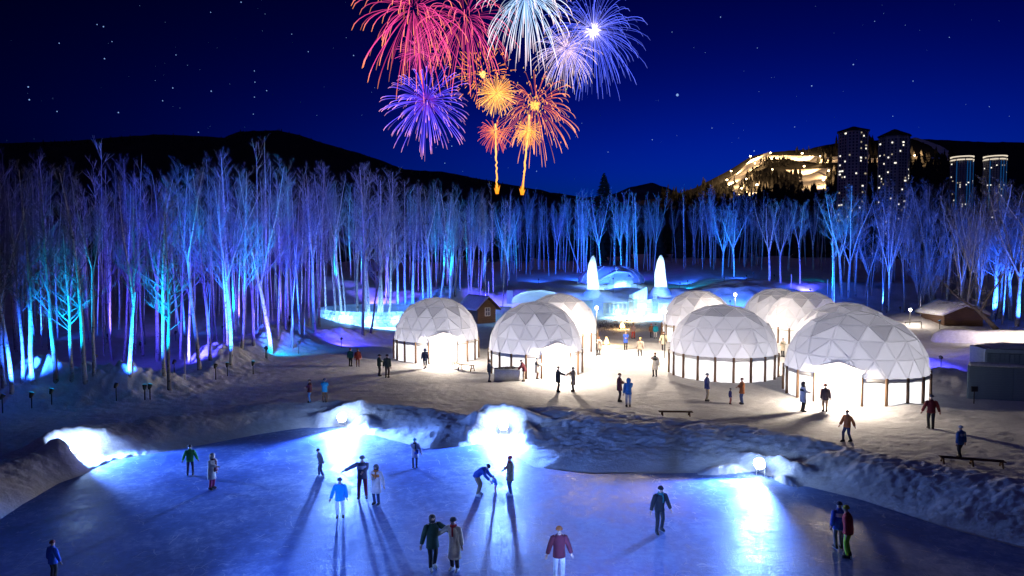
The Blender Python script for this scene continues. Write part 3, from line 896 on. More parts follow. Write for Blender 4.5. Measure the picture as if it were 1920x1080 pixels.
# front trees: base x, base y, top y, kind, variant, lean (x), thickness
wood_front = [(8, 725, 330, 'birch', 0, 0, 1.2), (23, 737, 350, 'fork', 1, 0, 1.1), (42, 716, 345, 'birch', 2, 0.02, 1), (62, 717, 292, 'birch', 3, -0.02, 1.3), (105, 713, 315, 'birch', 4, 0, 1.2), (135, 714, 420, 'birch', 0, 0, 1.25),
    (161, 715, 298, 'birch', 1, -0.03, 1.2), (176, 700, 330, 'fork', 0, 0.02, 0.9), (210, 676, 340, 'birch', 3, -0.05, 0.8), (231, 676, 330, 'birch', 2, -0.05, 0.8), (243, 702, 320, 'fork', 2, 0, 1), (268, 668, 318, 'birch', 4, 0, 0.9),
    (294, 678, 300, 'fork', 3, -0.05, 1.1), (308, 703, 330, 'birch', 0, 0, 1.2), (318, 731, 360, 'birch', 1, -0.01, 1.2), (338, 673, 305, 'birch', 2, 0, 0.8), (355, 680, 318, 'birch', 3, 0.05, 0.8), (375, 694, 302, 'fork', 0, 0.03, 1.1),
    (395, 676, 312, 'birch', 4, 0.04, 1.1), (427, 650, 320, 'birch', 0, -0.03, 0.9), (433, 684, 318, 'fork', 1, 0.06, 1.1), (453, 650, 305, 'birch', 2, -0.03, 1), (475, 645, 330, 'birch', 3, 0, 1), (508, 662, 285, 'fork', 2, 0.0, 1.25),
    (522, 640, 300, 'birch', 1, 0.05, 0.9), (545, 636, 340, 'thin', 0, 0, 0.9), (562, 628, 330, 'birch', 4, 0, 0.8)]
for i, (bx, by, ty, kd, v, ln, tk) in enumerate(wood_front):
    feat = {'fork': 'forking', 'birch': 'straight', 'thin': 'very thin'}[kd]
    wh = 'edge of the wood beside the frame' if i < 6 else 'snow ridge by the rink'
    tree(bx, by, ty, kd, '%s birch, %s from the left along the front of the left wood' % (feat, ORD[i]), 'birches along the front of the left wood', v, (ln * 1.0, 0), thick=tk * 0.86)
ring_front = [(580, 612, 330, 'birch', 1, 0, 0.9, 0), (590, 624, 300, 'fork', 3, 0, 1.05, 0), (598, 614, 300, 'birch', 4, 0.02, 1, 0), (611, 590, 318, 'thin', 1, 0, 1.3, 0), (630, 588, 300, 'birch', 2, 0, 1, 0), (641, 590, 320, 'fork', 0, 0, 1, 0),
    (648, 590, 330, 'thin', 0, -0.02, 1.3, 0), (670, 590, 300, 'birch', 3, 0, 1.1, 0), (680, 628, 330, 'thin', 1, 0, 1.8, 1), (685, 590, 305, 'birch', 0, 0.02, 1, 0), (692, 612, 302, 'birch', 4, 0, 1.1, 0), (695, 625, 420, 'fork', 2, 0.14, 1, 1),
    (711, 613, 305, 'fork', 1, 0.02, 1.1, 0), (716, 612, 320, 'birch', 1, 0, 1, 0), (727, 608, 310, 'birch', 2, -0.05, 1, 0), (746, 590, 318, 'birch', 3, 0, 1.1, 0), (760, 580, 330, 'birch', 4, 0.01, 1.1, 0), (774, 578, 335, 'fork', 3, 0.06, 1.1, 0),
    (794, 570, 345, 'birch', 0, -0.03, 1, 0), (803, 568, 340, 'birch', 1, 0.03, 1.2, 0), (810, 566, 348, 'fork', 0, 0.02, 1.1, 0), (826, 562, 360, 'thin', 0, 0, 1.4, 0), (844, 557, 355, 'birch', 2, 0.01, 1.2, 0), (853, 556, 375, 'vase', 1, 0, 1.1, 0),
    (863, 545, 390, 'birch', 3, 0, 0.9, 0), (883, 546, 385, 'fork', 1, 0, 1, 0), (905, 540, 388, 'vase', 2, 0.04, 0.9, 0), (955, 526, 378, 'vase', 0, 0, 1.1, 0)]
for i, (bx, by, ty, kd, v, ln, tk, dk) in enumerate(ring_front):
    feat = {'fork': 'forking', 'birch': 'straight', 'thin': 'very thin', 'vase': 'wide-crowned'}[kd]
    lab = ('dark leaning trunk in front of the ice ring wall' if i == 11 else 'dark thin upright trunk in front of the ice ring wall' if dk else '%s birch, %s from the left by the ice ring wall' % (feat, ORD[i]))
    tree(bx, by, ty, kd, lab, 'birches by the ice ring wall', v, (ln, 0), dark=bool(dk), thick=tk)
right_trees = [(1088, 511, 378, 'fork', 0, -0.5, 'slanting thin birch leaning far over behind the chapel', 0.8), (1354, 518, 370, 'vase', 3, 0, 'rounded birch standing alone behind the back domes', 1), (1376, 520, 380, 'vase', 1, 0.03, 'rounded birch just past the lone one behind the domes', 0.8),
    (1442, 528, 362, 'vase', 2, 0, 'wide birch behind the twin back domes', 1), (1463, 530, 368, 'vase', 0, 0, 'wide birch close beside another behind the twin back domes', 0.9), (1500, 532, 366, 'fork', 1, 0, 'upright birch on the rise over the back domes', 0.9),
    (1578, 556, 348, 'vase', 1, -0.05, 'blue-lit broad birch below the tallest tower', 1.1), (1590, 558, 344, 'vase', 3, 0.02, 'tallest blue-lit broad birch below the tallest tower', 1.1), (1604, 556, 350, 'fork', 2, 0.04, 'forking birch at the edge of the clump below the tallest tower', 1),
    (1622, 556, 430, 'vase', 2, 0, 'small cyan-lit birch between two taller clumps', 1.1), (1634, 556, 440, 'birch', 2, 0, 'small slim birch in the cyan-lit clump', 1), (1666, 556, 352, 'vase', 0, 0, 'broad birch below the second tower', 1), (1656, 555, 380, 'thin', 0, 0, 'very thin birch below the second tower', 1.2),
    (1757, 578, 322, 'fork', 3, -0.16, 'big forking birch leaning over the timber cabin roof', 1.35), (1775, 576, 350, 'fork', 1, 0.10, 'big birch crossing the leaning one behind the cabin', 1.25), (1722, 584, 400, 'bush', 0, 0, 'grey bushy tree beside the timber cabin', 1.0), (1742, 582, 430, 'bush', 1, 0, 'second grey bushy tree beside the timber cabin', 1.0),
    (1862, 600, 330, 'birch', 1, -0.06, 'thick white birch behind the snow wall', 1.6), (1876, 598, 345, 'birch', 3, -0.03, 'twin thick white birch behind the snow wall', 1.4), (1893, 600, 350, 'birch', 0, -0.05, 'thin white birch beside the twin trunks behind the snow wall', 1), (1925, 590, 330, 'fork', 0, -0.25, 'birch leaning in from the frame edge over the snow wall', 1.2),
    (1815, 585, 360, 'vase', 2, 0, 'grey twiggy tree over the cabin', 1.0), (1838, 590, 355, 'fork', 2, 0, 'grey forking birch between the cabin and the twin trunks', 1.0), (1905, 612, 320, 'vase', 3, 0, 'grey twiggy tree filling the corner over the snow wall', 1.2), (1950, 615, 330, 'vase', 1, 0, 'grey twiggy tree cut by the frame edge', 1.2), (1800, 578, 340, 'vase', 0, 0, 'tall twiggy tree right behind the cabin', 1.0)]
for bx, by, ty, kd, v, ln, lab, tk in right_trees:
    tree(bx, by, ty, kd, lab, None, v, (ln, 0), thick=tk)
# leaning dark trunk in front of the snow wall
lt = tree(1875, 632, 470, 'fork', 'dark bare trunk leaning over in front of the lit snow wall', None, 2, (-0.45, 0), dark=True, rz=0.4, thick=2.6)

LOOK = {'birch': 'straight', 'fork': 'forking', 'thin': 'very thin', 'vase': 'wide-crowned', 'bush': 'bushy'}
def fill(n, x0, x1, d0, d1, h0, h1, kinds, label, group, seed, avoid=1.2, ok=None, near=()):
    rnd = random.Random(seed); got = []
    tries = 0
    while len(got) < n and tries < n * 30:
        tries += 1
        px, Y = rnd.uniform(x0, x1), math.exp(rnd.uniform(math.log(d0), math.log(d1)))
        X = (px - 960) / F_PX * Y
        if any((X - a) ** 2 + (Y - b) ** 2 < avoid ** 2 for a, b in got): continue
        if ok and not ok(X, Y, px): continue
        got.append((X, Y))
        kd = rnd.choice(kinds); place = next((w for xm, w in near if px < xm), '')
        tree(px, 0, 0, kd, '%s %s%s%s' % (LOOK[kd], 'shorter ' if Y > math.sqrt(d0 * d1) else 'taller ', label, place), group, rnd.randrange(9), (rnd.uniform(-.04, .04), rnd.uniform(-.03, .03)), pos=Vector((X, Y, float(H(X, Y)[0]))), hgt=rnd.uniform(h0, h1), thick=rnd.uniform(0.55, 0.85))
fill(86, -120, 560, 62, 120, 15.5, 20, ['birch', 'birch', 'fork', 'thin'], 'birch deep in the left wood', 'birches deep in the left wood', 5, near=((120, ', by the frame edge'), (250, ', behind the high ridge heap'), (400, ', behind the low end of the ridge'), (600, ', behind the cyan mound')))
fill(58, 560, 960, 100, 175, 15, 19, ['birch', 'fork', 'thin', 'vase'], 'blue-lit birch', 'birches in the wood behind the ice ring', 6, near=((680, ' in the wood behind the ice ring'), (780, ' in the wood behind the first dome'), (880, ' in the wood behind the hut'), (990, ' on the slope beside the round birch')))
fill(56, 960, 1340, 150, 215, 17, 21, ['birch', 'thin', 'fork', 'vase', 'vase'], 'birch in the far row', 'birches in the far row behind the chapel', 7, 2.0, near=((1090, ', before the nearer ice spire'), (1160, ', over the chapel dome'), (1240, ', before the second ice spire'), (1400, ', past the second ice spire')))
fill(40, 1340, 1620, 145, 210, 14, 18, ['vase', 'fork', 'thin'], 'dim birch', 'birches behind the back domes', 8, 2.0, near=((1430, ' in the wood below the ski run'), (1530, ' in the wood behind the twin domes'), (1700, ' in the wood below the tallest tower')))
fill(10, 1800, 2010, 78, 92, 12, 16, ['vase', 'vase', 'fork'], 'grey birch crowding behind the snow wall', 'birches crowding behind the snow wall', 19, 1.5)
fill(34, 1640, 1990, 95, 150, 13, 19, ['vase', 'fork', 'birch', 'vase'], 'dim birch', 'birches in the wood behind the cabin', 9, 1.6, near=((1740, ' in the wood beside the cabin lamp'), (1830, ' in the wood right behind the cabin'), (2000, ' in the wood behind the snow wall')))

# thin stems crowded deep in the woods, too many to tell apart
th = MB(); rt_ = random.Random(41)
def stem(px, Y, hgt):
    X = (px - 960) / F_PX * Y; z = float(H(X, Y)[0]) - 0.2; lx, ly = rt_.uniform(-.05, .05), rt_.uniform(-.04, .04); r = rt_.uniform(0.04, 0.085)
    pts = [Vector((X + lx * hgt * t + rt_.uniform(-.07, .07), Y + ly * hgt * t, z + hgt * t)) for t in (0, .2, .4, .6, .8, 1)]
    th.tube(pts, [r, r * .9, r * .75, r * .6, r * .4, r * .12], 5, cap=False)
    for k in range(12):
        t = rt_.uniform(0.45, 0.97); i = min(int(t * 5), 4); p = pts[i].lerp(pts[i + 1], t * 5 - i); a = rt_.uniform(0, 6.28); l = hgt * rt_.uniform(0.05, 0.12)
        d = Vector((math.cos(a) * .5, math.sin(a) * .5, 0.85)) * l
        th.tube([p, p + d * .5 + Vector((0, 0, .05)), p + d], [r * .28, r * .2, .006], 3, cap=False)
        for q in range(3):
            e = d * rt_.uniform(.3, .6) + Vector((rt_.uniform(-.5, .5), rt_.uniform(-.5, .5), rt_.uniform(0, .4))) * l * .5
            th.tube([p + d * .45, p + d * .45 + e], [.011, .005], 3, cap=False)
for _ in range(120): stem(rt_.uniform(-80, 600), rt_.uniform(60, 118), rt_.uniform(13, 18.5))
for _ in range(90): stem(rt_.uniform(560, 980), rt_.uniform(98, 170), rt_.uniform(13, 18))
for _ in range(60): stem(rt_.uniform(960, 1560), rt_.uniform(150, 215), rt_.uniform(14, 19))
for _ in range(40): stem(rt_.uniform(1560, 1960), rt_.uniform(95, 140), rt_.uniform(11, 16))
tag(th.build('birch_thicket', M['birch'], smooth=True), 'thin birch stems crowded deep in the woods', None, None, 'stuff')
# ------------------------------------------------------------------ glowing domes of the ice village
WARM = (1.0, 0.82, 0.64)
M['lamp_glow'] = glow('lamp_glow', (1.0, 0.93, 0.82), 30.0, False)
M['clear'] = sheet('door_glazing', (0.8, 0.82, 0.84), (0.9, 0.92, 0.94), 0.6, 2.0, 0.05, clear=0.35)
M['curtain'] = sheet('pink_sign_cloth', (0.75, 0.35, 0.38), (0.85, 0.5, 0.5), 0.5, 2.0, 0.1)
WALL_H, NSEG = 1.75, 20
THETA = [0, 19, 37.5, 55.5, 73, 90]
COUNT = [1, 5, 10, 15, 20, 20]
def dome_pt(k, j, Rr, hc):
    n = COUNT[k]; a = R(THETA[k])
    off = 0.0 if k < 5 else math.pi / 20
    ph = 2 * math.pi * j / n + off
    rr = Rr * math.sin(a) ** 0.93 if k < 5 else Rr
    return Vector((rr * math.cos(ph), rr * math.sin(ph), WALL_H + 0.05 + hc * math.cos(a)))
def dome_tris():
    """(ring, vertex) triples of the cap, in 20 columns"""
    out = []
    for k in range(5):
        n0, n1 = COUNT[k], COUNT[k + 1]
        if k < 4 and n1 > n0:
            for s in range(5):
                for j in range(k + 1):
                    a = (k, (s * k + j) % n0 if n0 > 1 else 0)
                    b, c = (k + 1, (s * (k + 1) + j) % n1), (k + 1, (s * (k + 1) + j + 1) % n1)
                    out.append((a, b, c, 0))
                    if j < k:
                        out.append((a, c, (k, (s * k + j + 1) % n0), 1))
        else:
            for j in range(n0):
                j2 = (j + 1) % n0
                out.append(((k, j), (k + 1, j), (k, j2), 1))
                out.append(((k, j2), (k + 1, j), (k + 1, j2), 0))
    return out
TRIS = dome_tris()
DOME_MESH = {}
def dome_meshes(Rr, hc):
    key = (Rr, hc)
    if key in DOME_MESH: return DOME_MESH[key]
    rnd = random.Random(int(Rr * 100 + hc * 1000))
    panels, struts, seen = [], MB(), set()
    for a, b, c, down in TRIS:
        P = [dome_pt(*q, Rr, hc) for q in (a, b, c)]
        g = (P[0] + P[1] + P[2]) / 3
        nrm = Vector((g.x, g.y, max(0.0, g.z - WALL_H))).normalized()
        ins = [g + (q - g) * 0.80 + nrm * rnd.uniform(0.015, 0.045) for q in P]
        mid = g + nrm * rnd.uniform(0.02, 0.05)
        tb = MB(); tb.add(P + ins + [mid], [(0, 1, 4, 3), (1, 2, 5, 4), (2, 0, 3, 5), (3, 4, 6), (4, 5, 6), (5, 3, 6)])
        k = a[0]
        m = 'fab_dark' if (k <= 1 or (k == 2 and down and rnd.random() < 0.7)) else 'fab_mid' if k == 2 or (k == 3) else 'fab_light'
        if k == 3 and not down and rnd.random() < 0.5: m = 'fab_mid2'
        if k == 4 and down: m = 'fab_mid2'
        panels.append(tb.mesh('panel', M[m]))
        for q0, q1 in ((a, b), (b, c), (c, a)):
            kk = tuple(sorted((q0, q1)))
            if kk in seen: continue
            seen.add(kk)
            A, B = dome_pt(*q0, Rr, hc), dome_pt(*q1, Rr, hc)
            sc_ = 1.003
            f = lambda v: Vector((v.x * sc_, v.y * sc_, WALL_H + (v.z - WALL_H) * sc_))
            struts.tube([f(A), f(B)], 0.010, 4, cap=False)
    post = MB(); post.tube([(0, 0, -0.25), (0.01, 0, 0.9), (0, 0.01, WALL_H + 0.12)], [0.10, 0.095, 0.09], 8)
    w = 2 * Rr * math.sin(math.pi / NSEG)
    wall = MB()                                      # vinyl panel, billowed a little
    nx, nz = 4, 3
    vs = [((i / nx - 0.5) * (w + 0.02), -0.035 * math.sin(math.pi * i / nx) * math.sin(math.pi * (k + .5) / (nz + 1)), (WALL_H + 0.06) * k / nz - 0.15 * (k == 0)) for k in range(nz + 1) for i in range(nx + 1)]
    wall.add(vs, [(k * (nx + 1) + i, k * (nx + 1) + i + 1, (k + 1) * (nx + 1) + i + 1, (k + 1) * (nx + 1) + i) for k in range(nz) for i in range(nx)])
    hem = MB()
    rows = []
    for k in range(40):
        ph = 2 * math.pi * k / 40
        rows.append([((Rr + 0.02 + dr) * math.cos(ph), (Rr + 0.02 + dr) * math.sin(ph), WALL_H + dz - 0.05 * abs(math.sin(ph * 10))) for dr, dz in ((0, -0.14), (0.03, -0.04), (0.02, 0.10), (-0.02, 0.10))])
    rows.append(rows[0]); hem.rings(rows, cap=(False, False))
    fl = MB(); fl.tube([dome_pt(3, 0, Rr + .03, hc + .03), dome_pt(4, 0, Rr + .05, hc + .03), dome_pt(5, 0, Rr + .06, hc)], [(0.02, 0.28)] * 3, 4)
    DOME_MESH[key] = (panels, struts.mesh('strut_frame', M['steel'], True), post.mesh('post', M['log'], True), wall.mesh('wall_panel', M['fab_wall'], True), hem.mesh('hem', M['white_frame'], True), fl.mesh('seam_flap', M['fab_mid']))
    return DOME_MESH[key]
M['fab_mid2'] = sheet('dome_cloth_seam', (0.6, 0.6, 0.64), (0.56, 0.56, 0.60), 0.5, 1.2, 0.12)

def dome(px, top, Y, Rr, label, power, door=None, rot=0.0, spill=1.0):
    X = (px - 960) / F_PX * Y / (cp + (540 - top) / F_PX * sp)
    zt = at(px, top, Y).z
    hc = round(zt - WALL_H, 2)
    o = empty('geodesic_dome', (X, Y, 0.0), rot)
    tag(o, label, 'dome', 'geodesic domes of the ice village')
    panels, struts, post, wall, hem, flap = dome_meshes(Rr, hc)
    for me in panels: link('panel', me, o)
    link('strut_frame', struts, o); link('hem', hem, o); link('seam_flap', flap, o)
    gap = set()
    if door is not None:
        dj = int(round((door - rot) / (2 * math.pi / NSEG))) % NSEG
        gap = {dj, (dj + 1) % NSEG}
    for j in range(NSEG):
        ph = 2 * math.pi * (j + 0.5) / NSEG
        if not (gap and j == min(gap, key=lambda q: 0 if q == dj else 1)):
            p_ = link('post', post, o, ((Rr + 0.05) * math.cos(ph), (Rr + 0.05) * math.sin(ph), 0), rng.uniform(0, 6))
        if j in gap: continue
        pm = 2 * math.pi * j / NSEG
        ap = Rr * math.cos(math.pi / NSEG) - 0.02
        link('wall_panel', wall, o, (ap * math.cos(pm), ap * math.sin(pm), 0), pm + math.pi / 2)
    lamp('dome_light', 'POINT', (0, 0, 0.9), power, (0.97, 0.95, 1.0), o, radius=0.5)
    if door is not None:
        pm = 2 * math.pi * (dj + 0.5) / NSEG
        w = 2 * Rr * math.sin(2 * math.pi / NSEG); ap = Rr * math.cos(2 * math.pi / NSEG) + 0.06
        dr = empty('door'); dr.parent = o; dr.location = (ap * math.cos(pm), ap * math.sin(pm), 0); dr.rotation_euler = (0, 0, pm + math.pi / 2)
        fr = MB()
        for x in (-w / 2 + 0.06, -0.55, 0.55, w / 2 - 0.06): fr.box((x, 0, WALL_H * 0.58), (0.09, 0.14, WALL_H * 1.16))
        fr.box((0, 0, WALL_H * 1.16 + 0.04), (w, 0.15, 0.09)); fr.box((-w / 4 - 0.25, 0, 1.0), (w / 2 - 0.75, 0.06, 0.06)); fr.box((0.0, 0.004, 0.85), (0.05, 0.12, 1.7))
        fr.build('door_frame', M['white_frame'], dr)
        for x0, x1 in ((-w / 2 + 0.11, -0.60), (-0.50, -0.03), (0.03, 0.50), (0.60, w / 2 - 0.11)):
            MB().box(((x0 + x1) / 2, 0.0, WALL_H * 0.575), (x1 - x0, 0.02, WALL_H * 1.13)).build('pane', M['clear'], dr)
        MB().box((-w / 4 - 0.28, -0.05, 1.35), (0.34, 0.02, 0.36)).build('notice', M['curtain'], dr)
        MB().box((-w / 4 - 0.28, -0.05, 0.78), (0.34, 0.02, 0.36)).build('notice', M['curtain'], dr)
        aw = MB(); aw.add([(-w / 2 - .15, 0.05, WALL_H * 1.30), (0, 0.3, WALL_H * 1.62), (w / 2 + .15, 0.05, WALL_H * 1.30), (-w / 2 - .1, -1.0, WALL_H * 1.26), (0, -1.1, WALL_H * 1.42), (w / 2 + .1, -1.0, WALL_H * 1.26)],
                          [(0, 3, 4, 1), (1, 4, 5, 2)])
        aw.build('awning', M['fab_light'], dr)
        MB().lathe([(0.05, -0.16), (0.17, -0.1), (0.2, 0.0), (0.14, 0.12), (0.03, 0.15)], 10, (0.0, -0.55, WALL_H * 1.27)).build('door_lamp', M['lamp_glow'], dr, True)
        lamp('door_light', 'POINT', (0.0, -1.3, WALL_H * 1.09), 1250 * spill, WARM, dr, radius=0.18)
    return o

VIEW = lambda px: -math.pi / 2 - math.atan((px - 960) / F_PX)
DP = 1050
dome(818, 558, 63.5, 3.9, 'glowing white geodesic dome beside the brown hut, with a door and a curved bench outside', DP, door=VIEW(818) - 0.05, rot=0.1, spill=1.4)
dome(1004, 566, 56.3, 3.85, 'glowing white geodesic dome behind the snow fire pit, with an open door', DP, door=VIEW(1004) + 0.30, rot=0.25, spill=1.6)
dome(1049, 551, 69.5, 3.85, 'glowing geodesic dome half hidden behind the one with the fire pit', DP, rot=0.4)
dome(1309, 545, 76.0, 3.9, 'glowing geodesic dome on the path to the chapel, half hidden by the post-ringed dome', DP, rot=0.15)
dome(1356, 572, 55.0, 4.2, 'glowing geodesic dome ringed by log posts, between the path and the biggest dome', DP * 1.1, rot=0.05)
dome(1458, 541, 80.0, 4.0, 'glowing geodesic dome farthest back of the twin domes', DP, rot=0.3)
dome(1511, 546, 74.0, 4.05, 'glowing geodesic dome in front of its twin at the back', DP, rot=0.0)
dome(1586, 568, 57.5, 4.15, 'geodesic dome showing only its top behind the biggest dome', DP, rot=0.2)
dome(1605, 583, 46.8, 4.5, 'biggest glowing geodesic dome with log posts and a lit double door', DP * 1.3, door=VIEW(1605) - 0.40, rot=0.1, spill=1.5)

# lamps on poles in the village
def pole_lamp(px, py, h, power, label, c=WARM, s=0.16):
    p = hit(px, py)
    o = empty('pole_lamp', p); tag(o, label, 'lamp')
    MB().tube([(0, 0, -0.2), (0, 0, h)], [0.05, 0.04], 6).build('pole', M['black'], o)
    MB().lathe([(0.02, -s), (s * .8, -s * .6), (s, 0), (s * .8, s * .6), (0.02, s)], 10, (0, 0, h + s)).build('bulb', M['lamp_glow'], o, True)
    lamp('pole_light', 'POINT', (0, -0.3, h + s), power, c, o, radius=s)
pole_lamp(1118, 668, 4.4, 4200, 'bright bare lamp at the side of the half hidden dome')
pole_lamp(1377, 648, 5.2, 3500, 'small bare lamp shining over the post-ringed dome')
pole_lamp(1246, 672, 4.2, 4500, 'bare lamp beside the path by the dome on the chapel side')
pole_lamp(1432, 690, 2.6, 2600, 'bare lamp in the gap between the two big log-post domes')
pole_lamp(1706, 610, 1.6, 450, 'bare lamp on a short pole before the slope by the cabin')

# ------------------------------------------------------------------ ice chapel group
CY = (0.42, 0.78, 1.0)
def icicle(px, base_py, top_py, Y, wpx, label, seed):
    rnd = random.Random(seed)
    c = at(px, base_py, Y); h = at(px, top_py, Y).z - c.z; r = wpx / F_PX * Y / 2
    o = empty('ice_spire', (c.x, c.y, c.z)); tag(o, label, 'ice tower', 'glowing ice spires')
    prof = [(1.06, -0.12), (1.0, 0.0), (0.95, 0.15), (0.90, 0.3), (0.86, 0.45), (0.72, 0.62), (0.58, 0.78), (0.40, 0.9), (0.18, 0.975), (0.03, 1.0)]
    rows = []
    for k, (rr, z) in enumerate(prof):
        row = []
        for j in range(18):
            th = 2 * math.pi * j / 18
            q = r * rr * (1 + 0.07 * math.sin(3 * th + z * 5 + seed) + rnd.uniform(-0.035, 0.035))
            row.append((q * math.cos(th) + 0.06 * r * math.sin(z * 7 + seed), q * math.sin(th), z * h))
        rows.append(row)
    MB().rings(rows, cap=(False, True)).build('ice_shell', M['ice_lit'], o, True)
    sk = MB(); sk.lathe([(r * 1.9, -1.1), (r * 1.5, -0.3), (r * 1.1, 0.15), (r * 1.02, 0.3)], 16, jitter=0.08, rnd=rnd, cap=(False, False)); sk.build('snow_foot', M['snow'], o, True)
    for z in (0.15, 0.35, 0.55, 0.75):
        lamp('inner_light', 'POINT', (0, 0, z * h), 80 * (1.15 - z), (0.78, 1.0, 0.96), o, radius=0.25)
icicle(1111, 546, 479, 112, 23, 'tall tapering ice spire glowing white beside the snow dome chapel', 1)
icicle(1238, 541, 478, 112, 23, 'tall tapering ice spire glowing white on the far side of the chapel stair', 2)

# chapel: snow dome with a wavy front edge
cc = at(1145, 528, 125); ch = at(1145, 497, 125).z - cc.z; cr_ = 62 / F_PX * 125
o = empty('ice_chapel', (cc.x, cc.y, cc.z)); tag(o, 'blue-lit snow dome chapel with a cross and glowing ice entrance', 'chapel')
rows = []
for k in range(9):
    a = R(90 * k / 8)
    rows.append([(cr_ * math.cos(a) * math.cos(t), cr_ * 0.8 * math.cos(a) * math.sin(t), ch * math.sin(a) - (0.35 * abs(math.sin(t * 7)) if k == 0 else 0)) for t in [2 * math.pi * j / 48 for j in range(48)]])
MB().rings(rows, cap=(False, True)).build('snow_dome', surf('blue_snow_shell', (0.62, 0.72, 0.85), (0.5, 0.6, 0.78), 0.6, 0.3, 0.4, 1.2), o, True)
for s in range(6):                                 # soft ribs of the shell
    t0 = -2.7 + s * 0.5
    pts = [(cr_ * 1.005 * math.cos(R(a)) * math.cos(t0), cr_ * 0.805 * math.cos(R(a)) * math.sin(t0), ch * 1.01 * math.sin(R(a))) for a in (2, 20, 40, 60, 78)]
    MB().tube(pts, [0.16, 0.14, 0.12, 0.1, 0.06], 6).build('shell_rib', M['snow'], o, True)
cb = MB(); cb.box((0.4, -cr_ * 0.62, ch * 0.72), (0.14, 0.14, 1.1)); cb.box((0.4, -cr_ * 0.62, ch * 0.72 + 0.2), (0.7, 0.142, 0.14)); cb.build('cross', M['white_frame'], o)
fy = -cr_ * 0.80 - 0.4
hood = MB(); hood.tube([(-5.6, fy + 1.6, -0.1), (-3.2, fy + 0.6, 0.15), (-1.8, fy, 1.0), (0.2, fy - 0.2, 1.9), (2.6, fy, 1.7), (3.4, fy + 0.6, 0.9)], [0.12, 0.2, 0.24, 0.26, 0.22, 0.12], 8)
hood.build('entrance_hood', M['snow'], o, True)
rnd = random.Random(4)
for r_ in range(9):                                # front wall of stacked ice blocks
    z = -3.6 + r_ * 0.62; half = 3.0 if r_ < 5 else 3.0 - (r_ - 4) * 0.45
    n = max(2, int(half * 2 / 0.95))
    for j in range(n):
        w = half * 2 / n
        b = MB(); b.box((0, 0, 0), (w * 0.965, 0.5 + rnd.uniform(-.06, .1), 0.595))
        b.build('ice_block', M['ice_clear'], o, loc=(1.0 - half + w * (j + 0.5) + 0.45 * (r_ % 2) * 0.5, fy - 0.35 + rnd.uniform(-.05, .05), z))
for x, z, pw in ((-0.6, -2.4, 1800), (1.8, -2.4, 1800), (1.0, -0.3, 1500), (0.8, 0.8, 900)):
    lamp('chapel_light', 'POINT', (x, fy + 0.9, z), pw, CY, o, radius=0.3)

def block_wall(px0, px1, top, bot, Y0, Y1, label, rows, cols, seed, mat='ice_block', thick=0.4, name='ice_wall', light=350, niches=False, back=0.9, front=True):
    """a wall of ice blocks between two pixels, lamps standing behind it"""
    rnd = random.Random(seed)
    a = at(px0, bot, Y0); b = at(px1, bot, Y1); L_ = (b - a); ln = L_.length; ang = math.atan2(L_.y, L_.x)
    h = at((px0 + px1) / 2, top, (Y0 + Y1) / 2).z - (a.z + b.z) / 2
    o = empty(name, (a.x, a.y, min(a.z, b.z)), ang); tag(o, label, 'ice wall')
    bw, bh = ln / cols, h / rows
    for r_ in range(rows):
        for c_ in range(cols):
            m = MB(); m.box((0, 0, 0), (bw * 0.965, thick + rnd.uniform(-.05, .05), bh * 0.95), taper=rnd.uniform(0.97, 1.0))
            m.build('ice_block', M[mat], o, loc=(bw * (c_ + 0.5), rnd.uniform(-.03, .03), bh * (r_ + 0.5) - 0.1))
    k = max(1, int(ln / 3))
    for q in range(k):
        lamp('wall_light', 'POINT', (ln * (q + 0.5) / k, back, h * 0.35), light, CY, o, radius=0.2)
        if front:
            lamp('foot_light', 'POINT', (ln * (q + 0.5) / k, -0.8, 0.35), light * 0.28, CY, o, radius=0.15)
    if niches:
        for c_ in range(6):
            for zz in (0.32, 0.66):
                m = MB(); m.box((0, 0, 0), (0.42, 0.12, 0.55)); m.lathe([(0.21, 0.27), (0.12, 0.42), (0.01, 0.46)], 8, sy=0.25)
                m.build('arched_niche', surf('niche_ice', (0.25, 0.45, 0.7), (0.2, 0.35, 0.6), 0.3, 2) if 'niche' not in M else M['niche'], o, loc=(0.7 + c_ * 0.62, -thick / 2 - 0.09, zz * h - 0.1))
    return o
M['niche'] = surf('niche_ice', (0.30, 0.5, 0.75), (0.2, 0.38, 0.62), 0.3, 2)
block_wall(1130, 1184, 565, 590, 100, 100, 'glowing ice block wall with arched niches in front of the chapel', 5, 7, 1, 'ice_clear', niches=True, light=500)
block_wall(1184, 1222, 560, 590, 99.0, 99.0, 'plain glowing ice panel wall behind the standing dark figure', 4, 4, 2, 'ice_clear', light=600)
block_wall(1235, 1262, 567, 590, 99.5, 99.5, 'low glowing ice wall at the far end of the court, by the dome', 4, 4, 3, 'ice_clear', light=500)
def ice_pillar(px, py0, py1, Y, w, label):
    c = at(px, py1, Y); h = at(px, py0, Y).z - c.z
    o = empty('ice_pillar', c); tag(o, label, 'ice pillar')
    for k in range(5):
        m = MB(); m.box((0, 0, 0), (w * (1.12 if k == 3 else 0.72 if k == 4 else 1.0), w * (1.1 if k == 3 else 0.7 if k == 4 else .98), h / 5 * (0.4 if k == 3 else .97)))
        m.build('ice_block', M['ice_block'], o, loc=(0, 0, h / 5 * (k + 0.5) - (0 if k < 4 else h * 0.03)))
ice_pillar(1183, 551, 588, 98.2, 0.75, 'square ice pillar with a cap beside the niche wall')
ice_pillar(1228, 550, 588, 98.4, 0.7, 'square ice pillar with a cap on the far side of the court')
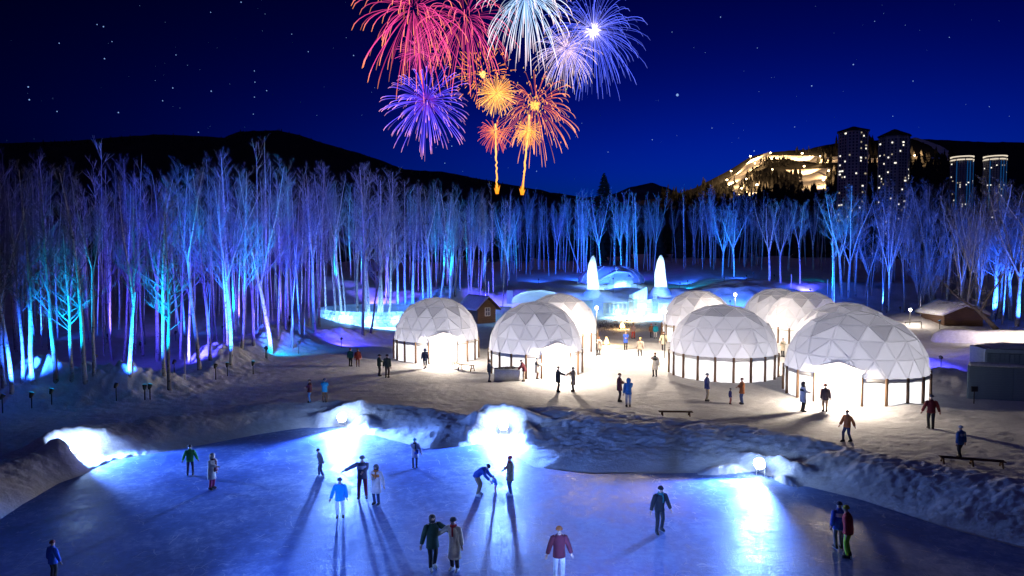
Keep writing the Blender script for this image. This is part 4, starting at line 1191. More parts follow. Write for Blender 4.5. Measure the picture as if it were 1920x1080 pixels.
# sloping ice ramp wall beside the stair
a, b = at(1186, 552, 106), at(1214, 538, 106)
o = empty('ice_ramp', (a.x, 106, a.z)); tag(o, 'smooth sloping ice ramp glowing white under the chapel', 'ice ramp')
rm = MB(); wdt = b.x - a.x; rise = b.z - a.z
for k in range(4):
    x0, x1 = wdt * k / 4, wdt * (k + 1) / 4 - 0.04
    m = MB(); m.add([(x0, 0, -3.4), (x1, 0, -3.4), (x1, 0.9, -3.4), (x0, 0.9, -3.4), (x0, 0, rise * k / 4), (x1, 0, rise * (k + 1) / 4), (x1, 0.9, rise * (k + 1) / 4), (x0, 0.9, rise * k / 4)],
                    [(3, 2, 1, 0), (4, 5, 6, 7), (0, 1, 5, 4), (1, 2, 6, 5), (2, 3, 7, 6), (3, 0, 4, 7)])
    m.build('ice_slab', M['ice_clear'], o)
lamp('ramp_light', 'POINT', (wdt * 0.5, -2.6, -1.2), 3000, CY, o, radius=0.3)
lamp('ramp_light', 'POINT', (wdt * 0.2, 2.0, -1.5), 800, CY, o, radius=0.3)
# blue floods washing the snow humps and the chapel shell
# igloo and walls left of the chapel
c = at(1010, 566, 104); o = empty('igloo', c); tag(o, 'low pale ice igloo with a square end behind the half hidden dome', 'igloo')
r_ig = 52 / F_PX * 104
igl = MB(); igl.rings([[(r_ig * math.cos(R(a_)) * math.cos(t), r_ig * 0.8 * math.cos(R(a_)) * math.sin(t), 1.75 * math.sin(R(a_))) for t in [2 * math.pi * j / 28 for j in range(28)]] for a_ in (0, 15, 30, 45, 60, 75, 88)], cap=(False, True))
igl.build('snow_shell', M['ice_block'], o, True)
MB().box((-r_ig - 0.2, 0, 0.75), (0.9, 1.2, 2.0)).build('end_block', M['ice_lit'], o)
for x in (-2.2, 0, 2.2): lamp('igloo_light', 'POINT', (x, 0, 0.5), 160, (0.55, 0.8, 1.0), o, radius=0.3)
block_wall(898, 958, 571, 604, 92, 90, 'long pale ice block screen between the hut and the fire pit dome', 5, 12, 5, 'ice_block', light=26, front=False)
block_wall(1086, 1112, 561, 588, 101, 101, 'short pale ice block wall with a slanting top left of the niche wall', 5, 4, 6, 'ice_block', light=40, front=False)

# ring wall of ice in the birch wood
rc0 = on_plane(690, 607, 0.6); base = hit(680, 612)
o = empty('ice_ring', (base.x + 1.0, base.y + 7.0, base.z)); tag(o, 'round ice block enclosure glowing blue among the birches', 'ice wall')
rr = 8.2; hgt = 1.9
for r_ in range(4):
    n = 64
    for j in range(n):
        ph = 2 * math.pi * (j + 0.5 * (r_ % 2)) / n
        wv = rr * 2 * math.pi / n
        m = None
        q = link('ice_block', RING_ME[(j * 3 + r_) % 4], o, (rr * math.cos(ph), rr * 0.9 * math.sin(ph), hgt / 4 * (r_ + 0.5) - 0.1), ph + math.pi / 2) if 'RING_ME' in globals() else None
        if q is None:
            RING_ME = []
            for s_ in range(4):
                b = MB(); b.box((0, 0, 0), (wv * 0.96, 0.32 + 0.04 * s_, hgt / 4 * 0.94), taper=0.97 + 0.01 * s_); RING_ME.append(b.mesh('ice_block', M['ice_block']))
            link('ice_block', RING_ME[0], o, (rr * math.cos(ph), rr * 0.9 * math.sin(ph), hgt / 4 * (r_ + 0.5) - 0.1), ph + math.pi / 2)
for k in range(7):
    ph = -math.pi / 2 + (k - 3) * 0.42
    lamp('ring_light', 'POINT', ((rr - 0.9) * math.cos(ph), (rr - 0.9) * 0.9 * math.sin(ph), 0.75), 1300 if k != 2 else 3200, (0.22, 0.48, 1.0), o, radius=0.25)

# ------------------------------------------------------------------ huts, walls, benches, fire pit
def hut(px, py, Y, w, dpt, hw, hr, label, rz, snow=0.25, window=True, name='hut'):
    c = at(px, py, Y); o = empty(name, (c.x, Y, float(H(c.x, Y)[0]) if py is None else c.z), rz); tag(o, label, 'hut')
    n = int(hw / 0.24)
    for k in range(n):                                            # boards of the gable front and the side
        z = hw * (k + 0.5) / n
        for nm, cx, cy, sx, sy in (('front', 0, -dpt / 2, w, 0.10), ('back', 0, dpt / 2, w, 0.10)):
            MB().box((0, 0, 0), (sx, sy + 0.02 * (k % 2), hw / n * 0.95)).build('board', M['timber'], o, loc=(cx, cy, z))
        for s in (-1, 1):
            MB().box((0, 0, 0), (0.10 + 0.02 * (k % 2), dpt - 0.14, hw / n * 0.95)).build('board', M['timber'], o, loc=(s * (w / 2 - 0.06), 0, z))
    for k in range(5):
        t = (k + 0.5) / 5; MB().box((0, 0, 0), (w * (1 - t) + 0.02, 0.1, hr / 5 * 0.95)).build('board', M['timber'], o, loc=(0, -dpt / 2, hw + hr * t))
    rf = MB(); e = 0.45
    for s in (-1, 1):
        x0, x1 = 0, s * (w / 2 + e); z1 = hw - hr * (e / (w / 2))
        vs = []
        for yy in (-dpt / 2 - 0.5, dpt / 2 + 0.4):
            vs += [(x0, yy, hw + hr + 0.02), (x1, yy, z1 + 0.02), (x1, yy, z1 + 0.14), (x0, yy, hw + hr + 0.16)]
        rf.add(vs, [(0, 1, 2, 3), (7, 6, 5, 4), (0, 4, 5, 1), (1, 5, 6, 2), (2, 6, 7, 3), (3, 7, 4, 0)])
    rfo = rf.build('roof', M['timber'], o)
    if snow:
        sn = MB(); rows = []
        m = 13
        for q in range(9):
            yy = -dpt / 2 - 0.55 + (dpt + 1.0) * q / 8
            row = []
            for k in range(m):
                t = k / (m - 1) * 2 - 1; x = t * (w / 2 + e + 0.08); z = hw + hr * (1 - abs(x) / (w / 2)) + 0.17
                row.append((x, yy, z + snow * (0.7 + 0.6 * float(fbm(x * 1.3, yy * 1.3, 2, 3))) * (1 - 0.35 * abs(t) ** 6)))
            for k in range(m - 1, -1, -1):
                t = k / (m - 1) * 2 - 1; x = t * (w / 2 + e + 0.08); row.append((x, yy, hw + hr * (1 - abs(x) / (w / 2)) + 0.165))
            rows.append(row)
        sn.rings(rows).build('roof_snow', M['snow'], rfo, True)
    if window:
        wd = MB(); ww, wh = 0.7, 0.95
        for x in (-ww / 2, 0, ww / 2): wd.box((x, 0, 0), (0.07, 0.07, wh))
        for z in (-wh / 2, 0, wh / 2): wd.box((0, 0.004, z), (ww + 0.06, 0.07, 0.07))
        f = wd.build('window', M['white_frame'], o, loc=(0.1, -dpt / 2 - 0.08, hw * 0.72))
        MB().box((0, 0.02, 0), (ww, 0.02, wh)).build('pane', M['dark_glass'], f)
    bd = MB()
    for s in (-1, 1):
        bd.tube([(s * (w / 2 + e), -dpt / 2 - 0.52, hw - hr * (e / (w / 2)) + 0.06), (0, -dpt / 2 - 0.52, hw + hr + 0.08)], [(0.09, 0.04)] * 2, 4)
    bd.build('bargeboard', M['log'], rfo)
    return o
hut(897, 604, 82, 2.6, 3.4, 1.9, 1.1, 'small brown wooden hut with a window beside the first dome', 0.65, snow=0.12)
hut(1783, 618, 80, 4.6, 4.0, 1.9, 0.9, 'timber cabin with a thick snow-covered roof on the slope', 0.05, snow=0.45, window=False, name='cabin')

# fire pit tub of packed snow in front of the second dome
p = hit(951, 713); o = empty('fire_pit', p, 0.1); tag(o, 'low curved snow counter with logs heaped on it before the dome', 'fire pit')
tb = MB(); rows = []
for k in range(13):
    t = k / 12; x = -1.0 + 2.0 * t; y = -0.18 * math.sin(math.pi * t)
    rows.append([(x, y - 0.25, -0.1), (x, y - 0.27, 0.78), (x, y - 0.20, 0.84), (x, y + 0.45, 0.84), (x, y + 0.5, 0.78), (x, y + 0.5, -0.1)])
tb.rings(rows).build('snow_counter', M['snow'], o, True)
rl = random.Random(9)
for k in range(11):
    a = rl.uniform(-0.8, 0.8); x = -0.75 + 1.5 * k / 10
    MB().tube([(-0.22, 0, 0), (0.22, 0, 0.03)], [0.06, 0.05], 7).build('log', M['bark'], o, loc=(x, 0.08 + rl.uniform(-.12, .1), 0.90 + rl.uniform(0, .1)), rz=a)

def bench(px, py, length, rz, label, curved=False, h=0.42, m='timber'):
    p = hit(px, py); o = empty('bench', p, rz); tag(o, label, 'bench')
    n = 6
    for s in range(3):
        pts = []
        for k in range(n + 1):
            t = k / n - 0.5; pts.append((length * t, (0.35 * (4 * t * t) if curved else 0) + (s - 1) * 0.14, h))
        MB().tube(pts, [(0.055, 0.025)] * (n + 1), 4).build('seat_slat', M[m], o)
    for t in ((-0.45, 0.0, 0.45) if length > 2 else (-0.4, 0.4)):
        y = 0.35 * 4 * t * t if curved else 0
        for s in (-1, 1):
            MB().tube([(length * t, y + s * 0.24, -0.05), (length * t, y + s * 0.1, h - 0.03)], [0.04, 0.04], 5).build('leg', M[m], o)
        MB().tube([(length * t, y - 0.16, h * 0.5), (length * t, y + 0.16, h * 0.5)], 0.03, 5).build('stretcher', M[m], o)
bench(863, 694, 2.6, -0.75, 'rustic curved wooden bench outside the first dome', True, 0.5, 'log')
bench(1267, 780, 2.0, -0.05, 'low dark bench on the snow above the rink bank', h=0.26)
bench(1822, 872, 2.6, -0.3, 'low dark bench near the rink bank by the teal fence', h=0.28)

# open fires on the path
M['flame'] = glow('flame', (1.0, 0.55, 0.16), 14.0, False)
def fire(px, py, s, label, pw):
    p = hit(px, py); o = empty('camp_fire', p); tag(o, label, 'fire', 'open fires on the path to the chapel')
    fb = MB(); rf = random.Random(px)
    for k in range(7):
        a = rf.uniform(0, 6.28); d = rf.uniform(0, 0.28) * s; hh = s * rf.uniform(0.5, 1.25) * (1.1 - d)
        x, y = d * math.cos(a), d * math.sin(a)
        fb.lathe([(0.06 * s, 0.12), (0.17 * s, 0.12 + hh * 0.25), (0.11 * s, 0.12 + hh * 0.55), (0.04 * s, 0.12 + hh * 0.82), (0.005, 0.12 + hh)], 7, (x, y, 0), jitter=0.15, rnd=rf)
    fb.build('flame', M['flame'], o, True)
    for k in range(5):
        a = k * 1.25; MB().tube([(0.5 * s * math.cos(a), 0.5 * s * math.sin(a), 0.06), (-0.1 * s * math.cos(a), -0.1 * s * math.sin(a), 0.26 * s)], 0.06 * s, 6).build('log', M['bark'], o)
    lamp('fire_light', 'POINT', (0, -0.3, 0.9 * s), pw, (1.0, 0.62, 0.25), o, radius=0.3)
fire(1180, 602, 1.1, 'pointed open fire nearest the ice court', 260)
fire(1166, 617, 0.9, 'open fire in the middle, among brush', 300)
fire(1137, 648, 0.8, 'bright open fire nearest the half hidden dome', 700)

# brush heap with a crackle of light between dome and court
p0 = hit(1140, 612); bs = MB(); rb = random.Random(2)
for _ in range(900):
    x, y = rb.gauss(0, 2.2), rb.gauss(0, 3.2); X, Yy = p0.x + x, p0.y + y
    z = float(0.02); l = rb.uniform(0.15, 0.5); a = rb.uniform(0, 6.28); e = rb.uniform(0.2, 1.3)
    d = Vector((math.cos(a) * math.cos(e), math.sin(a) * math.cos(e), math.sin(e))) * l
    bs.tube([(X, Yy, z), (X + d.x, Yy + d.y, z + d.z)], [0.014, 0.006], 3, cap=False)
tag(bs.build('brush', M['bark']), 'low dry brush sticking through the snow by the fires', None, None, 'stuff')

# right edge: teal clapboard fence, container, snow wall
M['teal'] = surf('teal_boards', (0.26, 0.36, 0.41), (0.20, 0.29, 0.34), 0.7, 2.0, 0.3, 9, stretch=(0.4, 1, 3))
M['teal_pale'] = surf('pale_teal_trim', (0.5, 0.66, 0.7), (0.42, 0.56, 0.62), 0.6, 2.0)
p = hit(1816, 748); q = p + Vector((7.5, -1.9, 0))
o = empty('board_fence', (p.x, p.y, p.z - 0.1), math.atan2(q.y - p.y, q.x - p.x)); tag(o, 'teal clapboard fence with a snow cap at the edge of the plaza', 'fence')
nb = 15; fh = 2.35; ln = 7.7
for s in range(3):
    for k in range(nb):
        b = MB(); b.add([(0.01, 0.0, 0), (ln / 3 - 0.01, 0.0, 0), (ln / 3 - 0.01, 0.05, fh / nb), (0.01, 0.05, fh / nb), (0.01, 0.09, 0), (ln / 3 - 0.01, 0.09, 0), (ln / 3 - 0.01, 0.09, fh / nb), (0.01, 0.09, fh / nb)],
                        [(0, 1, 2, 3), (5, 4, 7, 6), (4, 0, 3, 7), (1, 5, 6, 2), (3, 2, 6, 7), (0, 4, 5, 1)])
        b.build('board', M['teal'], o, loc=(s * ln / 3, 0, fh / nb * k))
for x in (0.0, ln / 3, 2 * ln / 3, ln):
    MB().box((x, 0.14, fh / 2), (0.1, 0.1, fh)).build('post', M['teal'], o)
rows = []
for k in range(30):
    t = k / 29; x = ln * 0.45 * t; hh = 0.24 * (0.5 + float(fbm(x * 1.5, 0, 3, 8))) * (1 - t ** 6)
    rows.append([(x, -0.08 - 0.06 * float(fbm(x * 2, 5, 2, 4)), fh - 0.06 * float(fbm(x * 3, 9, 2, 4))), (x, -0.1, fh + hh * 0.6), (x, 0.05, fh + hh), (x, 0.2, fh + hh * 0.6), (x, 0.22, fh)])
MB().rings(rows).build('snow_cap', M['snow'], o, True)
p = at(1846, 705, 50.5); o = empty('container', (p.x, 50.5, 0.0), -0.22); tag(o, 'dark teal container with a pale rim and snow on its roof behind the fence', 'container')
cw, cd, chh = 7.0, 2.6, 2.55
for k in range(22):
    MB().box((0, 0, 0), (cw / 22 * 0.9, 0.08 + 0.05 * (k % 2), chh - 0.3)).build('corrugation', M['teal'], o, loc=(cw / 22 * (k + .5), 0, chh / 2 - 0.15))
MB().box((cw / 2, cd / 2 + .08, chh / 2), (cw - 0.02, cd, chh)).build('body', M['teal'], o)
MB().box((cw / 2, -0.04, chh - 0.08), (cw + 0.1, 0.2, 0.26)).build('rim', M['teal_pale'], o)
MB().box((0.0, -0.04, chh / 2 - 0.08), (0.16, 0.2, chh - 0.1)).build('corner_post', M['teal_pale'], o)
rows = []
for k in range(24):
    t = k / 23; x = 0.4 + (cw - 0.5) * t; hh = 0.30 * (0.6 + float(fbm(x * 0.9, 3, 3, 8))) * (1 - (2 * t - 1) ** 8)
    rows.append([(x, 0.15, chh + 0.051), (x, 0.3, chh + hh * 0.8), (x, cd * 0.5, chh + hh), (x, cd - 0.1, chh + hh * 0.7), (x, cd + 0.1, chh + 0.051)])
MB().rings(rows).build('roof_snow', M['snow'], o, True)

def snow_block(px0, px1, top, bot, Y0, Y1, thick, label, name='snow_wall', seed=1, round_end=True):
    a = at(px0, bot, Y0); b = at(px1, bot, Y1); L_ = b - a; ln = math.hypot(L_.x, L_.y)
    h = at((px0 + px1) / 2, top, (Y0 + Y1) / 2).z - (a.z + b.z) / 2
    o = empty(name, (a.x, a.y, min(a.z, b.z) - 0.3), math.atan2(L_.y, L_.x)); tag(o, label, 'snow wall')
    rows = []
    n = 40
    for k in range(n + 1):
        t = k / n; x = ln * t; e = (math.sqrt(max(0.0, 1 - (1 - min(1, t * 8)) ** 2)) if round_end else 1)
        hh = (h + 0.3) * (0.25 + 0.75 * e) * (1 + 0.10 * (float(fbm(x * 0.8, seed, 3, seed)) - .5)); w = thick * (0.3 + 0.7 * e)
        wb = 0.12 * (float(fbm(x * 1.2, seed + 4, 3, seed)) - .5)
        rows.append([(x, -w / 2 + wb, -0.3), (x, -w / 2 + wb, hh * 0.5), (x, -w / 2 + 0.1 + wb, hh * 0.9), (x, -w / 4, hh), (x, w / 4, hh), (x, w / 2, hh * 0.9), (x, w / 2, -0.3)])
    MB().rings(rows).build('snow_body', M['snow'], o, True)
    return o, ln, h
o, ln, h = snow_block(1744, 1985, 617, 652, 70, 68, 1.2, 'long low snow wall lit warm in front of the cabin', seed=3)
lamp('wall_wash', 'POINT', (ln * 0.72, -2.6, 2.3), 480, (1.0, 0.82, 0.62), o, radius=0.3)
lamp('wall_wash', 'POINT', (ln * 0.40, -2.6, 2.3), 260, (1.0, 0.8, 0.7), o, radius=0.3)
# small net goal on the slope
p = hit(1712, 617); o = empty('net_frame', p, 0.1); tag(o, 'small low metal net frame on the slope by the lamp', 'frame')
for x in (-1.0, 1.0): MB().tube([(x, 0, -.1), (x * 0.96, 0, 0.75)], 0.04, 5).build('upright', M['black'], o)
MB().tube([(-0.96, 0, 0.75), (0.96, 0, 0.78)], 0.04, 5).build('crossbar', M['black'], o)

# marker stakes
for px, py, hh, lab in ((347, 712, 1.9, 'white marker stake on the snow near the rink-side birches'), (571, 628, 1.6, 'white marker stake by the ice ring'), (879, 560, 2.2, 'white marker stake behind the first dome'), (916, 553, 2.2, 'white marker stake on the blue slope past the hut'),
                        (1483, 541, 2.2, 'white marker stake above the twin domes'), (1551, 552, 2.4, 'white marker stake between the back domes and the birches'), (1626, 578, 2.6, 'white marker stake by the lamp near the cabin'), (1725, 592, 2.4, 'white marker stake beside the cabin')):
    p = hit(px, py); o = MB().tube([(0, 0, -0.2), (0.02, 0, hh * 0.6), (0.02, 0.01, hh)], [0.05, 0.045, 0.04], 6).build('marker_stake', M['stake'], loc=p)
    tag(o, lab, 'stake', 'white marker stakes')
# small sign lamp by the fence
p = hit(1826, 757); o = empty('sign_post', p); tag(o, 'small black sign post standing before the teal fence', 'sign')
MB().tube([(0, 0, -.1), (0, 0, 0.8)], 0.035, 6).build('post', M['black'], o); MB().box((0, 0, 0.95), (0.42, 0.06, 0.34)).build('board', M['black'], o)
p = hit(1838, 690); o = empty('round_sign', p); tag(o, 'round grey disc on a short post in the snow behind the fence', 'sign')
MB().tube([(0, 0.05, -.2), (0, 0.05, 1.2)], 0.04, 6).build('post', M['black'], o)
dk = MB(); dk.tube([(0, 0.0, 1.35), (0, -0.06, 1.35)], [0.5, 0.5], 20); dk.build('disc', M['teal_pale'], o)
# ------------------------------------------------------------------ floodlights of the rink
M['flood_glow'] = glow('flood_lens', (0.75, 0.86, 1.0), 45.0, False)
RINK_C = (0.13, 0.29, 1.0)
fl_lab = ['rink floodlight in a snow notch at the near corner of the ice', 'rink floodlight glowing in the bank below the first dome', 'rink floodlight in the wide gap of the bank', 'rink floodlight in the long bank nearest the biggest dome']
FL_POW = [17000, 26000, 20000, 18000]
FL_CONE = [74, 118, 112, 86]
for (a, b), lab, pw, cn in zip(FL, fl_lab, FL_POW, FL_CONE):
    d = Vector((b.x - a.x, b.y - a.y, 0)).normalized(); rz = math.atan2(d.y, d.x) - math.pi / 2
    zb = Hs(a.x, a.y)
    o = empty('rink_floodlight', (a.x, a.y, zb), rz); tag(o, lab, 'floodlight', 'floodlights in the rink bank')
    hz = ICE_Z + 0.62 - zb
    ho = MB(); ho.tube([(0, -0.30, hz), (0, -0.18, hz), (0, -0.03, hz)], [0.14, 0.25, 0.27], 18); ho.build('housing', M['white_frame'], o)
    MB().tube([(0, -0.02, hz), (0, 0.04, hz)], [0.27, 0.27], 18).build('lens', M['flood_glow'], o)
    for s in (-1, 1): MB().tube([(s * 0.2, -0.12, -0.15), (s * 0.2, -0.12, hz)], 0.02, 5).build('bracket', M['white_frame'], o)
    lamp('rink_light', 'SPOT', (0, 0.12, hz), pw, RINK_C, o, radius=0.22, aim=(0, 1, -0.12), cone=cn, blend=0.55)
    lamp('notch_fill', 'POINT', (0, 0.15, hz + 0.45), 190, (0.36, 0.55, 1.0), o, radius=0.2)  # added bare point that brightens the snow around the lens

# ------------------------------------------------------------------ coloured stake floodlights in the woods
VIO, BLU, CYA, PUR = (0.07, 0.06, 1.0), (0.02, 0.12, 1.0), (0.0, 0.50, 1.0), (0.15, 0.09, 1.0)
lens = {}
def stake_light(px, py, color, power, aim, cone, label, pos=None, h=0.75):
    p = (pos if pos is not None else hit(px, py)).copy()
    for _ in range(40):                                          # stand clear of the trunks
        if all((p.x - a) ** 2 + (p.y - b) ** 2 > 1.9 ** 2 for a, b in TREES): break
        q = min(TREES, key=lambda t: (p.x - t[0]) ** 2 + (p.y - t[1]) ** 2); e = Vector((p.x - q[0], p.y - q[1], 0)); e = e.normalized() if e.length > 1e-3 else Vector((0, -1, 0))
        p.x += e.x * 0.4; p.y += e.y * 0.4 - 0.08
    p.z = float(H(p.x, p.y)[0])
    o = empty('stake_floodlight', p); tag(o, label, 'floodlight', 'coloured floodlights on stakes')
    MB().tube([(0, 0, -0.3), (0, 0, h)], 0.035, 5).build('stake', M['black'], o)
    d = Vector(aim).normalized()
    hd = MB(); c0 = Vector((0, 0, h + 0.12))
    hd.tube([c0 - d * 0.22, c0 - d * 0.1, c0 + d * 0.06, c0 + d * 0.12], [0.05, 0.10, 0.13, 0.14], 9)
    ho = hd.build('lamp_head', M['black'], o, True)
    key = color
    if key not in lens: lens[key] = glow('lens_%d' % len(lens), color, 4.0, False)
    MB().tube([c0 + d * 0.121, c0 + d * 0.135], [0.12, 0.12], 9).build('lens', lens[key], ho)
    lamp('stake_light', 'SPOT', c0 + d * 0.2, power, color, o, radius=0.12, aim=d, cone=cone, blend=0.8)
SL = [(152, 712, VIO, 12000, (-0.1, 1, 0.75), 120, 'black stake floodlight on the ridge by the thickest corner birches'),
      (60, 722, CYA, 15840, (0.0, 1, 1.9), 40, 'stake floodlight throwing cyan up the corner birches'),
      (250, 716, CYA, 14400, (-0.4, 1, 1.8), 44, 'stake floodlight throwing cyan behind the ridge heap'),
      (341, 692, VIO, 12000, (0.1, 1, 0.8), 120, 'black stake floodlight beside the white marker stake'),
      (405, 690, CYA, 15840, (-0.15, 1, 1.7), 42, 'stake floodlight hidden by the small snow mound'),
      (473, 655, VIO, 12000, (0.1, 1, 0.8), 120, 'black stake floodlight beside the cyan snow mound'),
      (494, 668, CYA, 2520, (0.12, 1, 0.12), 80, 'stake floodlight colouring the snow mound cyan'),
      (567, 626, PUR, 5400, (0.0, 1, 0.9), 110, 'black stake floodlight by the ice ring'),
      (640, 652, (0.06, 0.04, 1.0), 3000, (0.0, 1, 0.12), 130, 'stake floodlight turning the snow before the ice ring blue')]
SL += [(110, 735, CYA, 14400, (0.1, 1, 2.0), 34, 'cyan stake floodlight on top of the ridge heap'), (300, 720, CYA, 14400, (0.0, 1, 1.9), 34, 'cyan stake floodlight at the low end of the ridge heap'), (445, 690, CYA, 14400, (0.1, 1, 1.9), 36, 'cyan stake floodlight on the ridge before the cyan mound')]
for px, py, lab in ((20, 752, 'added stake fill light before the ridge heap at the frame edge'), (225, 744, 'added stake fill light before the middle of the ridge heap'), (400, 708, 'added stake fill light where the ridge heap ends'), (560, 664, 'added stake fill light past the cyan mound')):
    stake_light(px, py, BLU, 26000, (0.0, 1, 0.85), 62, lab, None, 0.9)  # added blue floods, fill for the front of the left wood
for px, py, c, pw, aim, cone, lab in SL: stake_light(px, py, c, pw, aim, cone, lab)
def pos_light(px, Y, color, power, aim, cone, label, h=0.75):
    X = (px - 960) / F_PX * Y
    stake_light(0, 0, color, power, aim, cone, label, Vector((X, Y, float(H(X, Y)[0]))), h)
PL = [(60, 66, BLU, 7200, (0.1, 1, 0.9), 120, 'stake floodlight deep in the corner of the left wood'), (200, 68, PUR, 7200, (0.0, 1, 0.9), 120, 'stake floodlight among the birches behind the ridge heap'), (330, 70, BLU, 7200, (0.0, 1, 0.9), 120, 'stake floodlight deep in the middle of the left wood'),
      (260, 62, CYA, 9000, (0.15, 1, 1.4), 40, 'cyan stake floodlight among the thin left birches'), (420, 74, CYA, 12000, (-0.1, 1, 1.2), 44, 'cyan stake floodlight behind the rink-side birches'), (470, 78, PUR, 7200, (0.1, 1, 0.9), 120, 'stake floodlight behind the cyan mound'),
      (640, 108, CYA, 26000, (0.0, 1, 1.1), 70, 'cyan stake floodlight behind the ice ring'), (700, 104, PUR, 22000, (0.1, 1, 0.9), 120, 'stake floodlight behind the ice ring wall'), (760, 100, BLU, 22000, (0.0, 1, 0.9), 120, 'stake floodlight in the wood behind the first dome'),
      (835, 108, CYA, 24000, (0.1, 1, 1.1), 60, 'cyan stake floodlight in the wood past the first dome'), (880, 118, BLU, 22000, (0.1, 1, 0.8), 110, 'stake floodlight on the slope past the hut'), (945, 124, CYA, 15000, (0.0, 1, 0.8), 60, 'cyan stake floodlight before the round birch'),
      (1010, 132, BLU, 30000, (0.0, 1, 0.7), 110, 'stake floodlight before the far row, nearest the round birch'), (1090, 136, BLU, 34000, (0.0, 1, 0.6), 110, 'stake floodlight before the far row, beside the chapel'), (1180, 140, CYA, 30000, (0.0, 1, 0.7), 80, 'cyan stake floodlight behind the chapel'),
      (1190, 136, VIO, 34000, (0.0, 1, 0.6), 110, 'stake floodlight behind the chapel'), (1290, 128, BLU, 30000, (0.0, 1, 0.6), 110, 'stake floodlight past the far ice spire'), (1275, 118, CYA, 4500, (0.4, 1, -0.1), 80, 'stake floodlight painting the snow cyan past the ice spire'),
      (1358, 122, CYA, 15000, (0.0, 1, 0.9), 60, 'cyan stake floodlight under the lone rounded birch'), (1400, 122, BLU, 24000, (0.0, 1, 0.7), 110, 'stake floodlight behind the back domes'), (1452, 120, BLU, 20000, (0.0, 1, 0.9), 80, 'stake floodlight under the wide birches'),
      (1413, 126, CYA, 2600, (0.0, 1, 0.6), 90, 'cyan stake floodlight in the low shrubs behind the domes'), (1560, 112, CYA, 3200, (0.0, 1, 0.5), 90, 'cyan stake floodlight in the low branches below the tallest tower'), (1585, 96, CYA, 20000, (0.05, 1, 1.4), 46, 'cyan stake floodlight aimed into the clump below the tallest tower'),
      (1600, 92, BLU, 20000, (0.0, 1, 0.9), 110, 'stake floodlight before the clump below the tallest tower'), (1624, 92, CYA, 7000, (0.0, 1, 0.8), 50, 'cyan stake floodlight under the small birch clump'), (1665, 96, BLU, 15000, (0.0, 1, 1.1), 70, 'stake floodlight under the birch below the second tower'),
      (1765, 76, CYA, 11000, (-0.3, 0.8, 2.2), 46, 'cyan stake floodlight behind the cabin'), (1690, 88, BLU, 9000, (0.1, 1, 0.9), 110, 'stake floodlight beside the cabin'), (1850, 84, BLU, 24000, (0.05, 1, 1.2), 100, 'stake floodlight behind the snow wall'), (1915, 78, BLU, 24000, (0.0, 1, 1.2), 100, 'stake floodlight behind the snow wall at the frame edge'),
      (1520, 108, VIO, 5400, (0.0, 1, 0.3), 120, 'stake floodlight on the rise over the twin domes'), (900, 102, VIO, 14000, (0.6, 1, 0.1), 130, 'stake floodlight on the purple slope left of the igloo'),
      (1060, 101, BLU, 16000, (0.2, 1, 0.28), 120, 'stake floodlight washing the blue humps below the first spire'), (1150, 112, BLU, 14000, (-0.05, 1, 0.5), 120, 'stake floodlight washing the chapel front blue'), (1262, 100, BLU, 16000, (0.1, 1, 0.3), 120, 'stake floodlight washing the blue humps past the court'),
      (1370, 99, BLU, 14000, (0.2, 1, 0.25), 120, 'stake floodlight washing the humps behind the path dome'), (1770, 52, VIO, 6000, (0.1, 1, 0.05), 130, 'stake floodlight on the violet snow behind the biggest dome')]
for px, Y, c, pw, aim, cone, lab in PL: pos_light(px, Y, c, pw, aim, cone, lab, 2.2 if 'wash' in lab or 'slope' in lab else 0.75)
# added floodlights, unseen below the frame, to light skaters, far bank and near corner
for px, ax, lab in ((255, 0.35, 'added unseen floodlight on the near side of the ice, corner end'), (1180, 0.28, 'added unseen floodlight on the near side of the ice, middle')):
    p = on_plane(px, 1260, -0.1)
    o = empty('rink_floodlight', (p.x, p.y, ICE_Z + 0.02), math.pi * 0.02); tag(o, lab, 'floodlight', 'floodlights in the rink bank')
    MB().box((0, -0.12, 1.4), (0.98, 0.22, 0.66)).build('housing', M['black'], o); MB().box((0, 0.01, 1.4), (0.88, 0.04, 0.55)).build('lens', M['flood_glow'], o)
    for s in (-1, 1): MB().tube([(s * 0.5, -0.1, 0), (s * 0.5, -0.1, 1.4)], 0.03, 5).build('bracket', M['black'], o)
    lamp('rink_light', 'SPOT', (0, 0.12, 1.4), 9000 if px < 900 else 8000, RINK_C, o, radius=0.45, aim=(ax, 1, 0.10), cone=70, blend=0.9)
# ------------------------------------------------------------------ people
CL = {}
def cloth(c):
    c = tuple(c)
    if c not in CL:
        CL[c] = surf('cloth_%d' % len(CL), c, tuple(x * 0.72 for x in c), 0.85, 6.0, 0.5, 22, bdist=0.01)
    return CL[c]
SKIN = surf('skin', (0.55, 0.36, 0.27), (0.48, 0.30, 0.22), 0.6, 8)
HAIR = surf('dark_hair', (0.03, 0.022, 0.018), (0.05, 0.035, 0.03), 0.6, 20)
BLADE = surf('blade_steel', (0.6, 0.62, 0.66), (0.5, 0.52, 0.56), 0.3, 8, metal=0.9)
BK, NV, DG, WH, CR, TAN, MR, RD = (0.02, 0.02, 0.024), (0.02, 0.03, 0.09), (0.02, 0.05, 0.035), (0.75, 0.75, 0.75), (0.62, 0.57, 0.46), (0.30, 0.22, 0.13), (0.16, 0.02, 0.035), (0.45, 0.025, 0.03)
BL, CYN, GR, OR_, KH, JN, GN, LIME, PINK, PALE = (0.02, 0.08, 0.42), (0.02, 0.32, 0.55), (0.12, 0.12, 0.14), (0.50, 0.14, 0.03), (0.34, 0.27, 0.17), (0.04, 0.08, 0.2), (0.05, 0.42, 0.08), (0.30, 0.62, 0.02), (0.6, 0.22, 0.35), (0.35, 0.45, 0.6)
